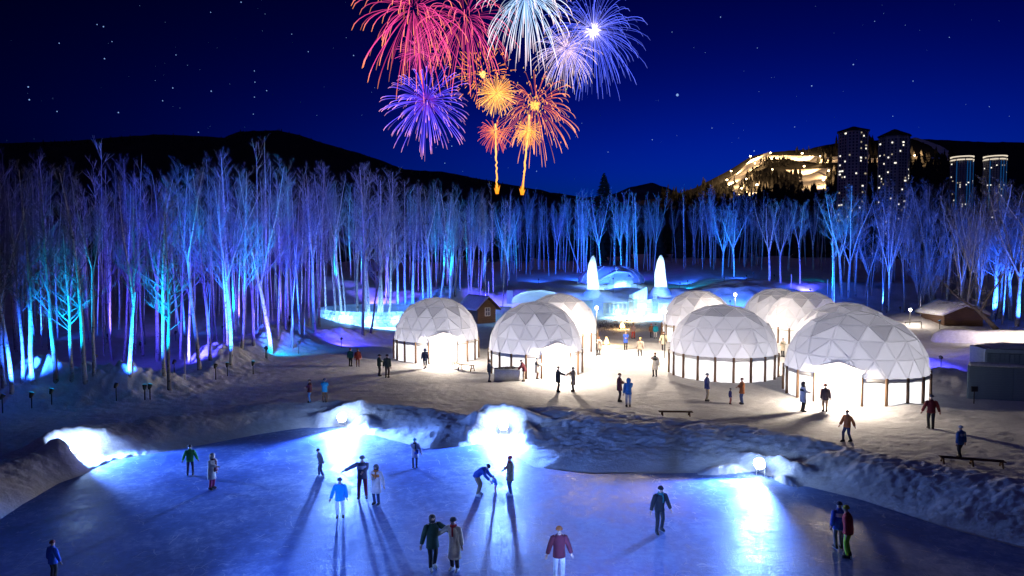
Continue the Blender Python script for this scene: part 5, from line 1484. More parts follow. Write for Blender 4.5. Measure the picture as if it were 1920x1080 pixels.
BRN, TEAL, LIL = (0.16, 0.07, 0.03), (0.02, 0.16, 0.17), (0.40, 0.38, 0.48)

FOOT = MB(); FOOT.rings([[(x * w, y, z) for x, z in ((-1, 0.0), (1, 0.0), (1, h * .6), (0.6, h), (-0.6, h), (-1, h * .6))] for y, w, h in ((0.085, 0.040, 0.10), (0.04, 0.047, 0.17), (-0.03, 0.048, 0.13), (-0.11, 0.050, 0.085), (-0.165, 0.038, 0.055))])
BL_ = MB(); BL_.box((0, -0.03, -0.035), (0.012, 0.30, 0.045)); BL_.box((0, 0.04, -0.01), (0.03, 0.04, 0.03)); BL_.box((0, -0.1, -0.01), (0.03, 0.04, 0.03))
BLADE_ME = BL_.mesh('blade', BLADE)
FOOT_ME = {}
def foot_me(c):
    if c not in FOOT_ME: FOOT_ME[c] = FOOT.mesh('boot', cloth(c), True)
    return FOOT_ME[c]
EY = MB()
for s in (-1, 1): EY.lathe([(0.004, -0.008), (0.013, -0.004), (0.013, 0.004), (0.004, 0.008)], 6, (s * 0.036, -0.088, 0.0), sy=0.6)
EY.box((0, -0.088, -0.068), (0.045, 0.012, 0.010))
EYES_ME = EY.mesh('face_features', HAIR)

def person(px, feet, head, label, coat, trouser, hat=BK, face=0.0, hem=0.10, arms=('down', 'down'), legs=0.10, stride=0.0, lean=0.0, skates=False, scarf=None, hood=False, boots=BK, hair=False, bag=None, side=0.0, hgt=None, band=None, pom=False, knee=0.06, pos=None, brim=False):
    p = pos if pos is not None else hit(px, feet)
    if hgt is None:
        hgt = min(1.95, max(0.8, (at(px, head, p.y).z - p.z)))
    lift = 0.055 if skates else 0.0
    S = (hgt - lift) / 1.80
    if lean > 0.5: S *= 1.18
    V = Vector
    up = V((math.sin(side), -math.sin(lean), math.cos(lean) * math.cos(side))).normalized()
    dep = V((0, -math.cos(lean), -math.sin(lean)))                # forward
    lat = up.cross(dep).normalized() * -1.0
    if lat.x < 0: lat = -lat
    back = 0.16 * math.sin(min(lean, 1.0)) if lean > 0.3 else 0.0
    hip = V((0, back, 0.92)); belly = hip + up * 0.18; chest = hip + up * 0.42; neck = hip + up * 0.555
    hu = (up * 0.55 + V((0, -0.0, 0.45 if lean < 0.8 else 0.15))).normalized()
    hc = neck + hu * 0.135 + dep * 0.02; crown = hc + hu * 0.095
    vs, es, rs = [], [], []
    def vert(q, r, parent=None):
        vs.append(q); rs.append(r)
        if parent is not None: es.append((parent, len(vs) - 1))
        return len(vs) - 1
    i_hip = vert(hip, .115); i_b = vert(belly, .115, i_hip); i_c = vert(chest, .125, i_b); i_n = vert(neck, .052, i_c)
    i_j = vert(hc - hu * 0.055 + dep * 0.015, .072, i_n); i_h = vert(hc + hu * 0.02, .094, i_j); vert(crown, .06, i_h); vert(hc + dep * 0.105 - hu * 0.02, .014, i_h)
    AR = {}
    offs = {'down': (.10, .03, -.555), 'out': (.50, -.06, -.22), 'low_out': (.20, -.06, -.52), 'fwd': (-.02, -.46, -.22), 'hold': (-.14, -.26, -.25), 'reach': (.02, -.44, -.42), 'side': (.46, -.10, -.34), 'swing_f': (.05, -.26, -.48), 'swing_b': (.07, .24, -.48), 'hip': (.02, -.12, -.42), 'up': (-.02, -.22, -.02)}
    for s, a in ((-1, arms[0]), (1, arms[1])):
        sh = neck - up * 0.075 + lat * (s * 0.185)
        ox, oy, oz = offs[a]
        if lean > 0.3 and a in ('fwd', 'reach'): hnd = sh + V((s * ox, -0.30, -0.40))
        else: hnd = sh + V((s * ox, oy, oz))
        mid = (sh + hnd) / 2; bend = max(0.0, 0.56 - (hnd - sh).length)
        el = mid + V((s * 0.10, 0.12, -0.06)) * (bend * 3.2 + 0.12)
        dr = (hnd - el).normalized()
        i_s = vert(sh, .062, i_c); i_e = vert(el, .044, i_s); i_w = vert(hnd, .030, i_e)
        i_p = vert(hnd + dr * 0.07, .036, i_w)
        sd = dr.cross(V((0, 1, 0.2))).normalized()
        for k, (o_, l_) in enumerate(((-.030, .070), (-.010, .082), (.010, .078), (.030, .062))):
            f1 = vert(hnd + dr * 0.10 + sd * o_, .010, i_p); vert(hnd + dr * (0.10 + l_) + sd * (o_ * 1.2) + V((0, -0.022, 0)), .008, f1)
        t1 = vert(hnd + dr * 0.045 - sd * 0.045, .011, i_p); vert(hnd + dr * 0.085 - sd * 0.07 + V((0, -0.015, 0)), .009, t1)
        AR[s] = (sh, el, hnd, dr)
    LG = {}
    for s in (-1, 1):
        hp = hip + V((s * 0.095, 0, -0.06)); ft = V((s * legs, s * stride + (back * 0.2), 0.085))
        kn = (hp + ft) / 2 + V((s * 0.01, -knee - abs(stride) * 0.12, 0.02))
        i1 = vert(hp, .085, i_hip); i2 = vert(kn, .055, i1); i3 = vert(ft, .038, i2); vert(ft + V((0, -.11, -.05)), .03, i3)
        LG[s] = (hp, kn, ft)
    me = bpy.data.meshes.new('person'); me.from_pydata([tuple(q) for q in vs], es, []); me.materials.append(SKIN)
    o = link('person', me, None, (p.x, p.y, p.z + lift * S), face)
    o.scale = (S,) * 3
    me.attributes  # skin radii
    md = o.modifiers.new('skin', 'SKIN'); md.use_smooth_shade = True
    sv = me.skin_vertices[0].data if me.skin_vertices else None
    if sv is None:
        bm = bmesh.new(); bm.from_mesh(me); bm.verts.layers.skin.verify(); bm.to_mesh(me); bm.free(); sv = me.skin_vertices[0].data
    for k, r in enumerate(rs): sv[k].radius = (r, r); sv[k].use_root = (k == 0)
    ss = o.modifiers.new('smooth', 'SUBSURF'); ss.levels = 1; ss.render_levels = 1
    tag(o, label, 'person')
    # coat
    c = MB(); n = 14
    def ring(cn, rx, ry, l=lat, d=dep):
        return [cn + l * (rx * math.cos(2 * math.pi * k / n)) + d * (ry * math.sin(2 * math.pi * k / n)) for k in range(n)]
    rows = []
    dn = V((0, 0, -1)); flare = 1 + hem * 0.35
    if hem > 0.06:
        hb = hip + dn * hem + V((0, -0.02, 0))
        rows.append(ring(hb + dn * 0.012, 0.15 * flare, 0.115 * flare, V((1, 0, 0)), V((0, -1, 0))))
        rows.append(ring(hb, 0.20 * flare, 0.165 * flare, V((1, 0, 0)), V((0, -1, 0))))
        rows.append(ring((hb + hip) / 2, 0.20 * (1 + hem * 0.2), 0.162 * (1 + hem * .15), V((1, 0, 0)), V((0, -1, 0))))
    rows += [ring(hip + up * 0.02, 0.196, 0.158), ring(hip + up * 0.16, 0.190, 0.155), ring(hip + up * 0.32, 0.212, 0.165), ring(hip + up * 0.44, 0.215, 0.152), ring(hip + up * 0.51, 0.165, 0.115), ring(hip + up * 0.555, 0.082, 0.078), ring(hip + up * 0.60, 0.072, 0.072)]
    c.rings(rows)
    for s in (-1, 1):
        sh, el, hnd, dr = AR[s]
        c.tube([sh - lat * (s * 0.05), sh + (el - sh) * 0.12, sh + (el - sh) * 0.55, el, el + (hnd - el) * 0.5, hnd - dr * 0.02, hnd], [0.076, 0.094, 0.088, 0.082, 0.076, 0.068, 0.054], 9)
    co = c.build('coat', cloth(coat), o, True)
    if band: 
        b = MB(); b.rings([ring(hip + up * 0.30, 0.222, 0.175), ring(hip + up * 0.43, 0.224, 0.162)], cap=(False, False)); b.build('coat_band', cloth(band), co, True)
    t = MB()
    t.rings([ring(hip + dn * 0.12, 0.150, 0.115, V((1, 0, 0)), V((0, -1, 0))), ring(hip, 0.166, 0.128), ring(hip + up * 0.1, 0.155, 0.12)])
    for s in (-1, 1):
        hp, kn, ft = LG[s]
        t.tube([hp + V((0, 0, 0.05)), hp.lerp(kn, 0.45), kn, kn.lerp(ft, 0.5), ft + V((0, 0, 0.035)), ft + V((0, 0, 0.0))], [0.098, 0.092, 0.074, 0.068, 0.064, 0.058], 9)
    t.build('trousers', cloth(trouser), o, True)
    for s in (-1, 1):
        hp, kn, ft = LG[s]
        b = link('skate' if skates else 'boot', foot_me(boots), o, (ft.x, ft.y, ft.z - 0.085), s * 0.12)
        if skates: link('blade', BLADE_ME, b)
    # head wear
    Hm = Matrix((lat, -dep, hu)).transposed().to_4x4(); Hm.translation = hc
    f_ = link('face_features', EYES_ME, o); f_.matrix_local = Hm
    if hair:
        h = MB(); h.lathe([(0.06, -0.16), (0.105, -0.10), (0.116, 0.0), (0.110, 0.06), (0.075, 0.105), (0.01, 0.122)], 12, (0, 0.028, 0)); q = h.build('hair', HAIR, o, True); q.matrix_local = Hm
    if hood:
        h = MB(); h.lathe([(0.12, -0.13), (0.135, -0.05), (0.136, 0.03), (0.115, 0.09), (0.06, 0.135), (0.01, 0.145)], 12, (0, 0.045, 0)); q = h.build('hood', cloth(coat), o, True); q.matrix_local = Hm
    if hat:
        h = MB(); h.lathe([(0.108, 0.025), (0.114, 0.03), (0.115, 0.062), (0.107, 0.066), (0.100, 0.095), (0.072, 0.128), (0.03, 0.145), (0.004, 0.148)], 12, (0, 0.008, 0))
        if brim: h.lathe([(0.11, 0.03), (0.18, 0.022), (0.185, 0.03), (0.11, 0.045)], 14)
        q = h.build('hat', cloth(hat), o, True); q.matrix_local = Hm
        if pom:
            h = MB(); h.lathe([(0.005, -0.03), (0.03, -0.018), (0.036, 0), (0.03, 0.018), (0.005, 0.03)], 8, (0, 0.008, 0.165)); h.build('pompom', cloth(hat), q, True)
    if scarf:
        h = MB(); h.lathe([(0.07, -0.02), (0.105, -0.035), (0.118, 0.0), (0.105, 0.04), (0.075, 0.045)], 12, (0, 0, -0.135)); h.tube([(0.03, -0.11, -0.14), (0.05, -0.155, -0.28), (0.05, -0.16, -0.44)], [(0.035, .014)] * 3, 6)
        q = h.build('scarf', cloth(scarf), o, True); q.matrix_local = Hm
    if bag:
        h = MB(); h.box((0, 0, 0), (0.24, 0.10, 0.24), taper=0.85); h.tube([(-.1, 0, .1), (-.1, .02, .35), (.1, .02, .35), (.1, 0, .1)], 0.012, 4); q = h.build('bag', cloth(bag), o, True); q.location = hip + V((0.10, -0.17, 0.05))
    return o

PI = math.pi
# on the ice
person(357, 893, 832, 'skater in a bright green jacket seen from behind near the corner floodlight', GN, NV, hat=GR, face=PI + .3, hem=0.12, arms=('low_out', 'low_out'), skates=True, legs=0.14)
person(397, 919, 847, 'skater in a cream hooded long coat and crimson trousers', CR, (0.42, 0.02, 0.12), hat=None, hood=True, face=PI / 2 - .3, hem=0.42, arms=('hold', 'down'), skates=True, scarf=MR, lean=0.14, bag=MR)
person(602, 895, 838, 'slim skater in dark clothes leaning, at the edge of the floodlit patch', GR, NV, hat=BK, face=-PI / 2 + .3, hem=0.12, arms=('swing_b', 'swing_b'), skates=True, boots=WH, lean=0.22, stride=0.1)
person(638, 972, 893, 'child skater in a vivid sky-blue jacket and white trousers', (0.0, 0.30, 0.72), WH, hat=NV, face=0.2, hem=0.16, arms=('low_out', 'down'), skates=True, legs=0.12)
person(680, 936, 850, 'skater in a dark patterned jacket and maroon trousers stretching out an arm', (0.10, 0.09, 0.14), (0.22, 0.015, 0.05), hat=GR, face=0.15, hem=0.10, arms=('out', 'hold'), skates=True, band=LIL, legs=0.15)
person(706, 948, 868, 'skater in a pale pink long coat with an orange scarf', (0.66, 0.55, 0.52), NV, hat=GR, face=-0.3, hem=0.40, arms=('hold', 'low_out'), skates=True, scarf=OR_, hair=True, band=OR_)
person(778, 878, 820, 'skater in a cyan hat and lilac coat holding a blue shawl below the bank', LIL, NV, hat=(0.05, 0.5, 0.7), face=0.1, hem=0.30, arms=('hold', 'low_out'), skates=True, scarf=NV, pom=True, bag=BL)
person(898, 930, 868, 'man in a blue jacket and khaki trousers bending down to steady a child', BL, KH, hat=BK, face=PI / 2 - .25, hem=0.07, arms=('reach', 'reach'), skates=True, lean=0.95, legs=0.16, knee=0.14, boots=WH, hgt=1.5)
person(929, 926, 888, 'small child in a blue jacket and pink trousers steadied by the bending man', (0.03, 0.16, 0.6), PINK, hat=BL, face=-PI / 2 + .2, hem=0.10, arms=('fwd', 'fwd'), skates=True, lean=0.35, legs=0.13, boots=WH)
person(957, 930, 852, 'skater in a tan coat with red hat and scarf beside the bending man', TAN, JN, hat=RD, face=-PI / 2 + .2, hem=0.26, arms=('hold', 'hip'), skates=True, scarf=RD, boots=WH)
a_ = person(811, 1070, 958, 'skater in a dark green parka holding hands with a partner in cream', (0.015, 0.06, 0.04), BK, hat=None, hair=True, face=0.5, hem=0.22, arms=('low_out', 'side'), skates=True, stride=0.10, boots=WH)
person(853, 1072, 967, 'skater in a long cream coat and red scarf holding the green parka by the hand', CR, BK, hat=GR, face=-0.5, hem=0.50, arms=('side', 'down'), skates=True, scarf=RD, boots=WH, side=-0.08)
person(1048, 1090, 983, 'skater in a maroon jacket with an orange hat and white trousers', MR, WH, hat=OR_, face=0.1, hem=0.16, arms=('low_out', 'low_out'), skates=True, legs=0.12)
person(1236, 1000, 907, 'skater in black gliding with both arms out from the body', BK, BK, hat=BK, face=0.25, hem=0.10, arms=('low_out', 'low_out'), skates=True, stride=0.12, legs=0.16, scarf=TEAL, boots=BK, lean=0.1)
person(1590, 1047, 945, 'skater in a red jacket, lime trousers and a striped hat on the dark ice', RD, LIME, hat=(0.45, 0.38, 0.03), face=-PI / 2 - .6, hem=0.12, arms=('down', 'down'), skates=True, legs=0.13, lean=0.12)
person(1572, 1030, 938, 'skater in a blue and white jacket half hidden behind the one in lime trousers', BL, GR, hat=NV, face=PI, hem=0.2, arms=('down', 'down'), skates=True, band=WH)
person(100, 1092, 1010, 'skater in a blue jacket and dark red hat in the near corner', (0.01, 0.08, 0.5), BK, hat=(0.2, 0.03, 0.03), face=PI - .4, hem=0.16, arms=('low_out', 'low_out'), skates=True)
# on the plaza
person(581, 755, 710, 'person in a dark red jacket and light blue trousers at the top of the bank', (0.12, 0.012, 0.015), (0.12, 0.3, 0.6), hat=BRN, face=-PI / 2 + .3, hem=0.12, arms=('hold', 'down'))
person(609, 755, 708, 'person in a turquoise jacket and dark trousers at the top of the bank', CYN, BRN, hat=NV, face=PI, hem=0.16, arms=('hold', 'hold'))
person(657, 687, 652, 'person in a teal jacket standing beside a red-coated companion', TEAL, BK, hat=(0.25, 0.02, 0.03), face=PI - .3, hem=0.12)
person(671, 688, 653, 'person in a rust red coat standing beside the teal jacket', (0.30, 0.035, 0.02), BRN, hat=BRN, face=PI + .2, hem=0.20)
person(711, 705, 663, 'person in a black-green coat and wide hat, nearer the wood of the dark pair', DG, (0.05, 0.05, 0.045), hat=BK, brim=True, face=PI / 2 + .4, hem=0.12, arms=('hold', 'down'), legs=0.13)
person(726, 708, 663, 'person in a dark green coat and brown trousers, nearer the dome of the dark pair', (0.03, 0.055, 0.045), (0.07, 0.045, 0.04), hat=BK, face=PI - .2, hem=0.14)
person(797, 691, 652, 'person in a navy coat walking to the door of the first dome', NV, BK, hat=NV, hood=True, face=PI, hem=0.20, stride=0.14, legs=0.06)
person(917, 716, 674, 'person in dark blue standing at the end of the snow counter', (0.015, 0.03, 0.07), (0.03, 0.07, 0.2), hat=BK, face=PI / 2, hem=0.12, arms=('hold', 'hold'))
person(982, 715, 672, 'person in a maroon jacket and beige trousers leaning over the snow counter', MR, (0.5, 0.38, 0.27), hat=GR, face=-PI / 2, hem=0.12, arms=('fwd', 'fwd'), lean=0.36, scarf=BK)
person(1007, 711, 670, 'person in a cream coat with dark sleeves facing the red jacket', (0.62, 0.52, 0.42), BRN, hat=GR, face=PI / 2, hem=0.38, arms=('fwd', 'hold'), band=DG)
person(1021, 707, 672, 'person in a bright red jacket and blue jeans at the dome door', (0.6, 0.02, 0.03), (0.10, 0.16, 0.3), hat=(0.4, 0.2, 0.1), face=-PI / 2, hem=0.14, arms=('hold', 'hold'))
person(1046, 735, 685, 'person in a long black coat reaching out to the tan coat', (0.03, 0.035, 0.035), BK, hat=BK, face=PI / 2, hem=0.26, arms=('fwd', 'down'))
person(1075, 734, 687, 'person in a long tan coat reaching out to the black coat', TAN, BK, hat=BK, face=-PI / 2, hem=0.42, arms=('fwd', 'down'), scarf=BK)
person(1123, 666, 630, 'person in a pale coat with a dark band beside the half hidden dome', (0.6, 0.5, 0.42), BK, hat=BRN, face=-.6, hem=0.40, band=BRN, arms=('hold', 'down'))
person(1161, 753, 698, 'person in a maroon coat talking to the one in a blue jacket', (0.09, 0.012, 0.02), BK, hat=BRN, face=PI / 2 - .2, hem=0.22, arms=('hold', 'hold'))
person(1178, 763, 707, 'person in a blue jacket and pale trousers seen from behind on the plaza', (0.03, 0.15, 0.36), (0.4, 0.42, 0.46), hat=NV, face=PI, hem=0.16, arms=('hold', 'down'), hood=True)
person(1173, 656, 619, 'person in a royal blue coat walking along the path between the fires', (0.03, 0.09, 0.5), BK, hat=(0.3, 0.22, 0.12), face=0.0, hem=0.24, stride=0.06, arms=('hold', 'hold'))
person(1200, 669, 632, 'person in a cream coat striding along the path', (0.45, 0.36, 0.28), BK, hat=(0.5, 0.3, 0.08), face=-.5, hem=0.30, stride=0.18, legs=0.10, scarf=BRN)
person(1187, 635, 605, 'person in red trousers standing by the middle fire', (0.35, 0.25, 0.24), (0.5, 0.04, 0.02), hat=BRN, face=0.3, hem=0.12, legs=0.15)
person(1221, 633, 606, 'person in a tan and red coat beside the turquoise jacket', (0.32, 0.14, 0.06), BK, hat=RD, face=0.2, hem=0.2)
person(1229, 635, 606, 'person in a turquoise jacket by the path dome', (0.0, 0.35, 0.5), (0.7, 0.7, 0.72), hat=(0.0, 0.16, 0.2), face=PI, hem=0.16)
person(1244, 657, 621, 'person in a white coat and pointed dark hat by the path dome wall', (0.7, 0.62, 0.42), BK, hat=BRN, face=0, hem=0.34, scarf=DG, pom=True, arms=('low_out', 'low_out'))
person(1228, 706, 657, 'person in a cream coat with dark scarf raising a hand beside the post-ringed dome', (0.62, 0.57, 0.47), BK, hat=BRN, face=-.5, hem=0.40, scarf=DG, band=(0.10, 0.09, 0.06), arms=('up', 'down'))
person(1208, 599, 575, 'lone navy figure standing before the glowing ice wall', NV, BK, hat=NV, face=PI, hem=0.16)
person(1178, 590, 567, 'small dark figure beside the ice pillar at the niche wall', NV, BK, hat=NV, face=PI / 2, hem=0.12)
person(1325, 752, 698, 'person in a blue jacket and khaki trousers before the post-ringed dome', (0.04, 0.055, 0.17), KH, hat=GR, face=PI / 2 - .4, hem=0.14)
person(1369, 758, 727, 'small child in a navy jacket and red-pink trousers between two adults', (0.03, 0.03, 0.16), (0.45, 0.15, 0.14), hat=NV, face=PI / 2, hem=0.14)
person(1391, 758, 707, 'person in an orange-brown coat and jeans facing the child', (0.36, 0.11, 0.025), JN, hat=BRN, face=-PI / 2, hem=0.20, arms=('hold', 'hold'))
person(1468, 669, 633, 'person in a cream coat with dark bands in the gap between the big domes', (0.6, 0.53, 0.42), BK, hat=BRN, face=-PI / 2 + .5, hem=0.34, band=DG, arms=('hold', 'hold'))
person(1505, 772, 714, 'person in a white coat and black scarf beside the lit double door', (0.62, 0.64, 0.68), BK, hat=BK, face=PI / 2, hem=0.34, scarf=BK, band=(0.03, 0.04, 0.04), arms=('hold', 'hold'), hair=True)
person(1547, 772, 718, 'person in a dark parka and brimmed hat entering the biggest dome', (0.05, 0.035, 0.05), (0.3, 0.2, 0.11), hat=BRN, brim=True, face=PI, hem=0.18)
person(1588, 828, 767, 'person in an orange jacket walking above the rink bank', OR_, NV, hat=BRN, face=-PI / 2 + .3, hem=0.10, stride=0.20, legs=0.06, arms=('swing_f', 'swing_b'))
person(1745, 804, 738, 'person in a dark red jacket with arms held away, before the teal fence', (0.16, 0.01, 0.015), BK, hat=GR, face=PI - .3, hem=0.10, arms=('low_out', 'low_out'))
person(1800, 860, 796, 'person in a blue and white jacket near the dark bench', (0.03, 0.12, 0.34), BK, hat=(0.35, 0.45, 0.6), face=PI + .3, hem=0.16, band=(0.45, 0.5, 0.6), stride=0.12)
# ------------------------------------------------------------------ fireworks over the woods
def fw_mat():
    m, nt, N, L, out = new_mat('firework_sparks')
    e = N.new('ShaderNodeEmission'); a = N.new('ShaderNodeAttribute'); a.attribute_name = 'Col'
    L.new(a.outputs['Color'], e.inputs['Color']); e.inputs['Strength'].default_value = 1.0
    L.new(e.outputs[0], out.inputs['Surface'])
    m.cycles.emission_sampling = 'NONE'
    return m
M['spark'] = fw_mat()
FD = 430.0
UNIT = FD / F_PX
def lerp3(stops, t):
    for (a, ca), (b, cb) in zip(stops[:-1], stops[1:]):
        if t <= b:
            k = (t - a) / max(1e-6, b - a); return tuple(x + (y - x) * k for x, y in zip(ca, cb))
    return stops[-1][1]
def streak(mb, pts, rads, cols, n=4):
    v0 = len(mb.v); mb.tube(pts, rads, n, cap=False)
    for c in cols: mb.c.extend([(*c, 1.0)] * n)
def burst(px, py, rpx, n, stops, label, seed, droop=0.2, r0=0.08, width=0.26, segs=7, dash=None, dots=0, core=None, dotcol=(1, .7, .3), lens=(0.75, 1.05), flat=1.0):
    rnd = random.Random(seed)
    c = at(px, py, FD + rnd.uniform(-25, 25)); k = c.y / F_PX; Rr = rpx * k
    o = empty('firework', c); tag(o, label, 'firework', 'fireworks over the woods')
    mb = MB()
    n = int(n * 1.35)
    for i in range(n):
        z = 1 - 2 * (i + 0.5) / n; ph = i * 2.39996 + rnd.uniform(-0.12, 0.12); q = math.sqrt(max(0, 1 - z * z))
        d = Vector((q * math.cos(ph), q * math.sin(ph) * flat, z)); d = (d + Vector((rnd.gauss(0, .06), rnd.gauss(0, .06), rnd.gauss(0, .06)))).normalized()
        ln = Rr * rnd.uniform(*lens) * (1.0 if i % 4 else rnd.uniform(0.45, 0.75)); a0, a1 = (r0, 1.0)
        if dash: a0 = rnd.uniform(*dash); a1 = min(1.0, a0 + rnd.uniform(0.14, 0.3))
        pts, rads, cols = [], [], []
        br = rnd.uniform(0.45, 2.1)
        for s in range(segs + 1):
            u = s / segs; t = a0 + (a1 - a0) * u
            p = d * (ln * (1 - (1 - t) ** 1.5)) + Vector((0, 0, -droop * Rr * t * t * (1.0 if not dash else 0.6)))
            pts.append(p); w = 0.55 * width * k / 0.336 * (0.40 + 0.8 * u) * (1.0 if u < 0.95 else 0.4); rads.append(w)
            cols.append(tuple(x * br for x in lerp3(stops, t)))
        streak(mb, pts, rads, cols)
    mb.build('streaks', M['spark'], o)['kind'] = 'stuff'
    if dots:
        db = MB()
        for _ in range(dots):
            d = Vector((rnd.gauss(0, 1), rnd.gauss(0, 1), rnd.gauss(0, 1))).normalized() * Rr * (rnd.random() ** 0.6) * 1.0
            if core and rnd.random() < 0.35: d *= 0.3
            streak(db, [d, d + Vector((0, 0, -0.9 * k / .336))], [0.22 * k / .336] * 2, [tuple(x * rnd.uniform(.5, 1.4) for x in dotcol)] * 2, 4)
        db.build('sparks', M['spark'], o)['kind'] = 'stuff'
    if core:
        cb = MB()
        for i in range(70):
            d = Vector((rnd.gauss(0, 1), rnd.gauss(0, 1), rnd.gauss(0, 1))).normalized()
            l = Rr * core[0] * rnd.uniform(0.5, 1.1)
            streak(cb, [d * l * 0.1, d * l * 0.6, d * l], [0.3 * k / .336, 0.26 * k / .336, 0.08], [core[1], core[1], tuple(x * .6 for x in core[1])], 4)
        cb.build('core', M['spark'], o)['kind'] = 'stuff'
PK, OG = (0.85, 0.06, 0.28), (1.3, 0.38, 0.10)
burst(775, 18, 118, 92, [(0, (0.25, 0.01, 0.08)), (0.35, (0.75, 0.05, 0.25)), (0.75, PK), (1, OG)], 'large pink drooping firework with orange tips, highest on the wood side', 1, droop=0.42, width=0.42, r0=0.14)
burst(872, 36, 105, 80, [(0, (0.3, 0.02, 0.1)), (0.5, (0.8, 0.05, 0.3)), (1, (1.1, 0.18, 0.2))], 'pink drooping firework beside the largest pink one', 2, droop=0.45, width=0.32, r0=0.15)
burst(786, 98, 48, 70, [(0, (0.8, 0.08, 0.3)), (1, (0.7, 0.06, 0.35))], 'small pink round firework under the largest pink one', 3, droop=0.1, width=0.2)
burst(985, -6, 96, 110, [(0, (0.25, 0.5, 1.0)), (0.4, (0.45, 0.75, 1.2)), (0.75, (0.9, 0.9, 1.1)), (1, (1.0, 0.65, 0.7))], 'white and cyan firework cut by the top of the picture', 4, droop=0.5, width=0.34)
burst(1112, 58, 104, 190, [(0, (0.8, 0.75, 1.5)), (0.3, (0.14, 0.18, 1.3)), (0.8, (0.06, 0.11, 1.0)), (1, (0.2, 0.24, 1.0))], 'blue firework with a blinding white core', 5, droop=0.30, width=0.22, core=(0.18, (3.0, 2.4, 3.2)))
burst(1062, 92, 66, 150, [(0, (1.2, 0.8, 1.0)), (0.6, (0.75, 0.6, 1.1)), (1, (1.0, 0.7, 0.5))], 'lilac white firework overlapping the blue one', 6, droop=0.28, width=0.2)
burst(800, 190, 90, 165, [(0, (0.25, 0.02, 0.3)), (0.3, (0.08, 0.04, 0.9)), (0.72, (0.14, 0.10, 1.2)), (1, (1.1, 0.40, 0.50))], 'round violet blue firework with salmon tips, lowest on the wood side', 7, droop=0.18, width=0.30)
burst(905, 140, 66, 120, [(0, (1.0, 0.2, 0.05)), (1, (1.4, 0.42, 0.06))], 'orange firework of short dashes above the golden ball', 8, droop=0.12, width=0.30, dash=(0.35, 0.8), segs=3, dots=90, dotcol=(1.4, .45, .1), core=(0.12, (2.5, 1.4, .4)))
burst(931, 176, 40, 190, [(0, (1.6, 0.7, 0.14)), (0.6, (1.3, 0.55, 0.1)), (1, (1.5, 0.7, 0.2))], 'dense golden ball of a firework in the middle', 9, droop=0.1, width=0.2)
burst(1003, 198, 88, 105, [(0, (0.5, 0.06, 0.08)), (0.5, (0.85, 0.15, 0.06)), (1, (1.4, 0.5, 0.22))], 'orange firework with curling tips below the blue one', 10, droop=0.3, width=0.26, r0=0.25, dots=150, dotcol=(1.4, .6, .15), core=(0.14, (2.0, 1.0, .2)))
burst(928, 248, 36, 90, [(0, (1.4, 0.5, 0.1)), (0.5, (1.0, 0.14, 0.06)), (1, (0.9, 0.14, 0.12))], 'small red orange firework on the first launch trail', 11, droop=0.2, width=0.2)
burst(990, 246, 30, 110, [(0, (1.6, 0.7, 0.12)), (1, (1.2, 0.4, 0.08))], 'small orange firework on the second launch trail', 12, droop=0.2, width=0.2, dots=60, dotcol=(1.4, .6, .15))
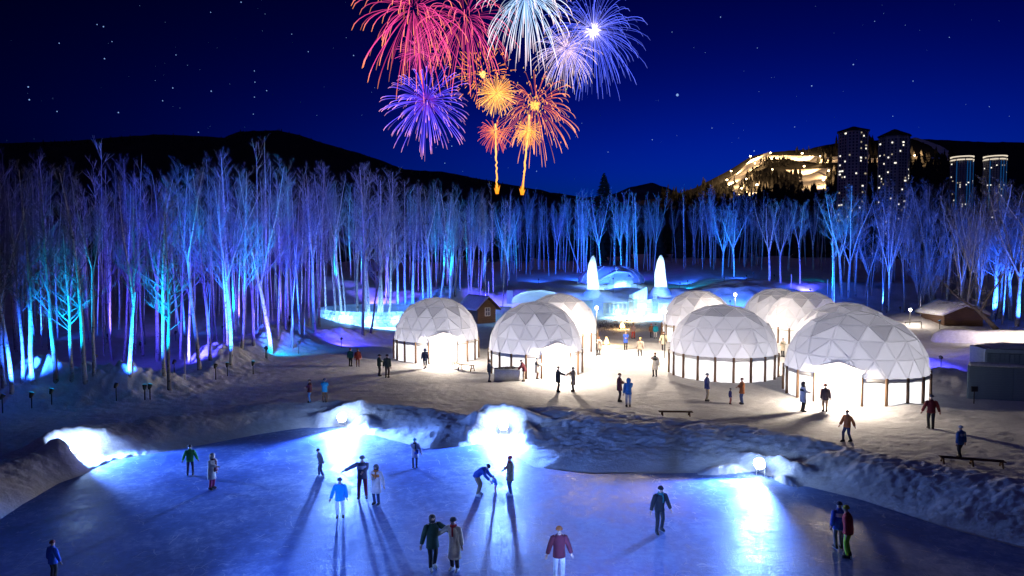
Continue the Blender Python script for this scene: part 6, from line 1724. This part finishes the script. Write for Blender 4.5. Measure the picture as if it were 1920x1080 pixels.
def trail(x0, y0, x1, y1, label, seed):
    rnd = random.Random(seed); a = at(x0, y0, FD); b = at(x1, y1, FD)
    o = empty('rocket_trail', a); tag(o, label, 'firework', 'rocket trails')
    mb = MB()
    for s in range(3):
        pts, cols, rads = [], [], []
        for i in range(26):
            t = i / 25; p = (b - a) * t + Vector((rnd.uniform(-.45, .45), rnd.uniform(-.3, .3), 0)); pts.append(p)
            rads.append(0.42 if s == 0 else 0.25); cols.append((2.2 - t * .6, 0.75 + 0.35 * t, 0.10 + 0.25 * t))
        streak(mb, pts, rads, cols)
    mb.build('trail', M['spark'], o)['kind'] = 'stuff'
    fb = MB()
    for s in range(9):
        dx = rnd.uniform(-1, 1); h = rnd.uniform(3, 8) * (1 - abs(dx) * .3)
        streak(fb, [(dx * 0.5, 0, -0.5), (dx * 1.1, rnd.uniform(-.5, .5), h * 0.5), (dx * 2.0, 0, h)], [0.45, 0.4, 0.06], [(1.6, .45, .02), (1.6, .55, .04), (1.2, .3, .02)])
    fb.build('muzzle_flame', M['spark'], o)['kind'] = 'stuff'
trail(932, 362, 929, 232, 'glowing rocket trail rising under the golden ball', 1)
trail(979, 364, 993, 215, 'glowing rocket trail curving up to the orange curls', 2)

# ------------------------------------------------------------------ stars
stm = glow('star', (0.30, 0.50, 1.0), 0.8, False)
sb = MB(); rs_ = random.Random(77)
named = [(1270, 178, 6.5), (1522, 161, 3), (1351, 32, 2.5), (1600, 121, 3), (1414, 283, 3), (1674, 218, 2), (1712, 152, 2.2), (1490, 238, 2), (1335, 240, 2), (1855, 200, 1.8), (53, 163, 3.4), (55, 187, 3.4), (107, 209, 2.6), (222, 211, 3), (196, 110, 3), (182, 46, 2.4), (194, 50, 3), (111, 81, 2.6), (210, 78, 2.2),
         (324, 165, 2.8), (396, 171, 3), (305, 189, 2.5), (372, 248, 2.6), (477, 133, 2.2), (478, 154, 2.3), (477, 182, 2.3), (500, 170, 2.4), (475, 214, 2), (452, 4, 2.8), (395, 23, 2.2), (578, 97, 2.2), (547, 64, 2), (663, 104, 2.6), (695, 132, 2.2), (330, 103, 2.2), (1223, 262, 2.2), (1140, 285, 2), (1006, 321, 2.2), (847, 274, 2.4), (834, 306, 2), (1420, 90, 1.8), (1780, 70, 2), (1640, 40, 1.8), (1260, 60, 1.8)]
for x, y, s in named + [(rs_.uniform(-200, 2120), rs_.uniform(-150, 340), rs_.choice((0.45, 0.5, 0.6, 0.7, 0.9, 1.2))) for _ in range(260)]:
    p = at(x, y, 9000.0); r = s * 9000 / F_PX * 0.42
    sb.lathe([(0.01, -r), (r * .85, -r * .4), (r * .85, r * .4), (0.01, r)], 5, p)
tag(sb.build('stars', stm), 'scattered stars in the night sky', None, None, 'stuff')
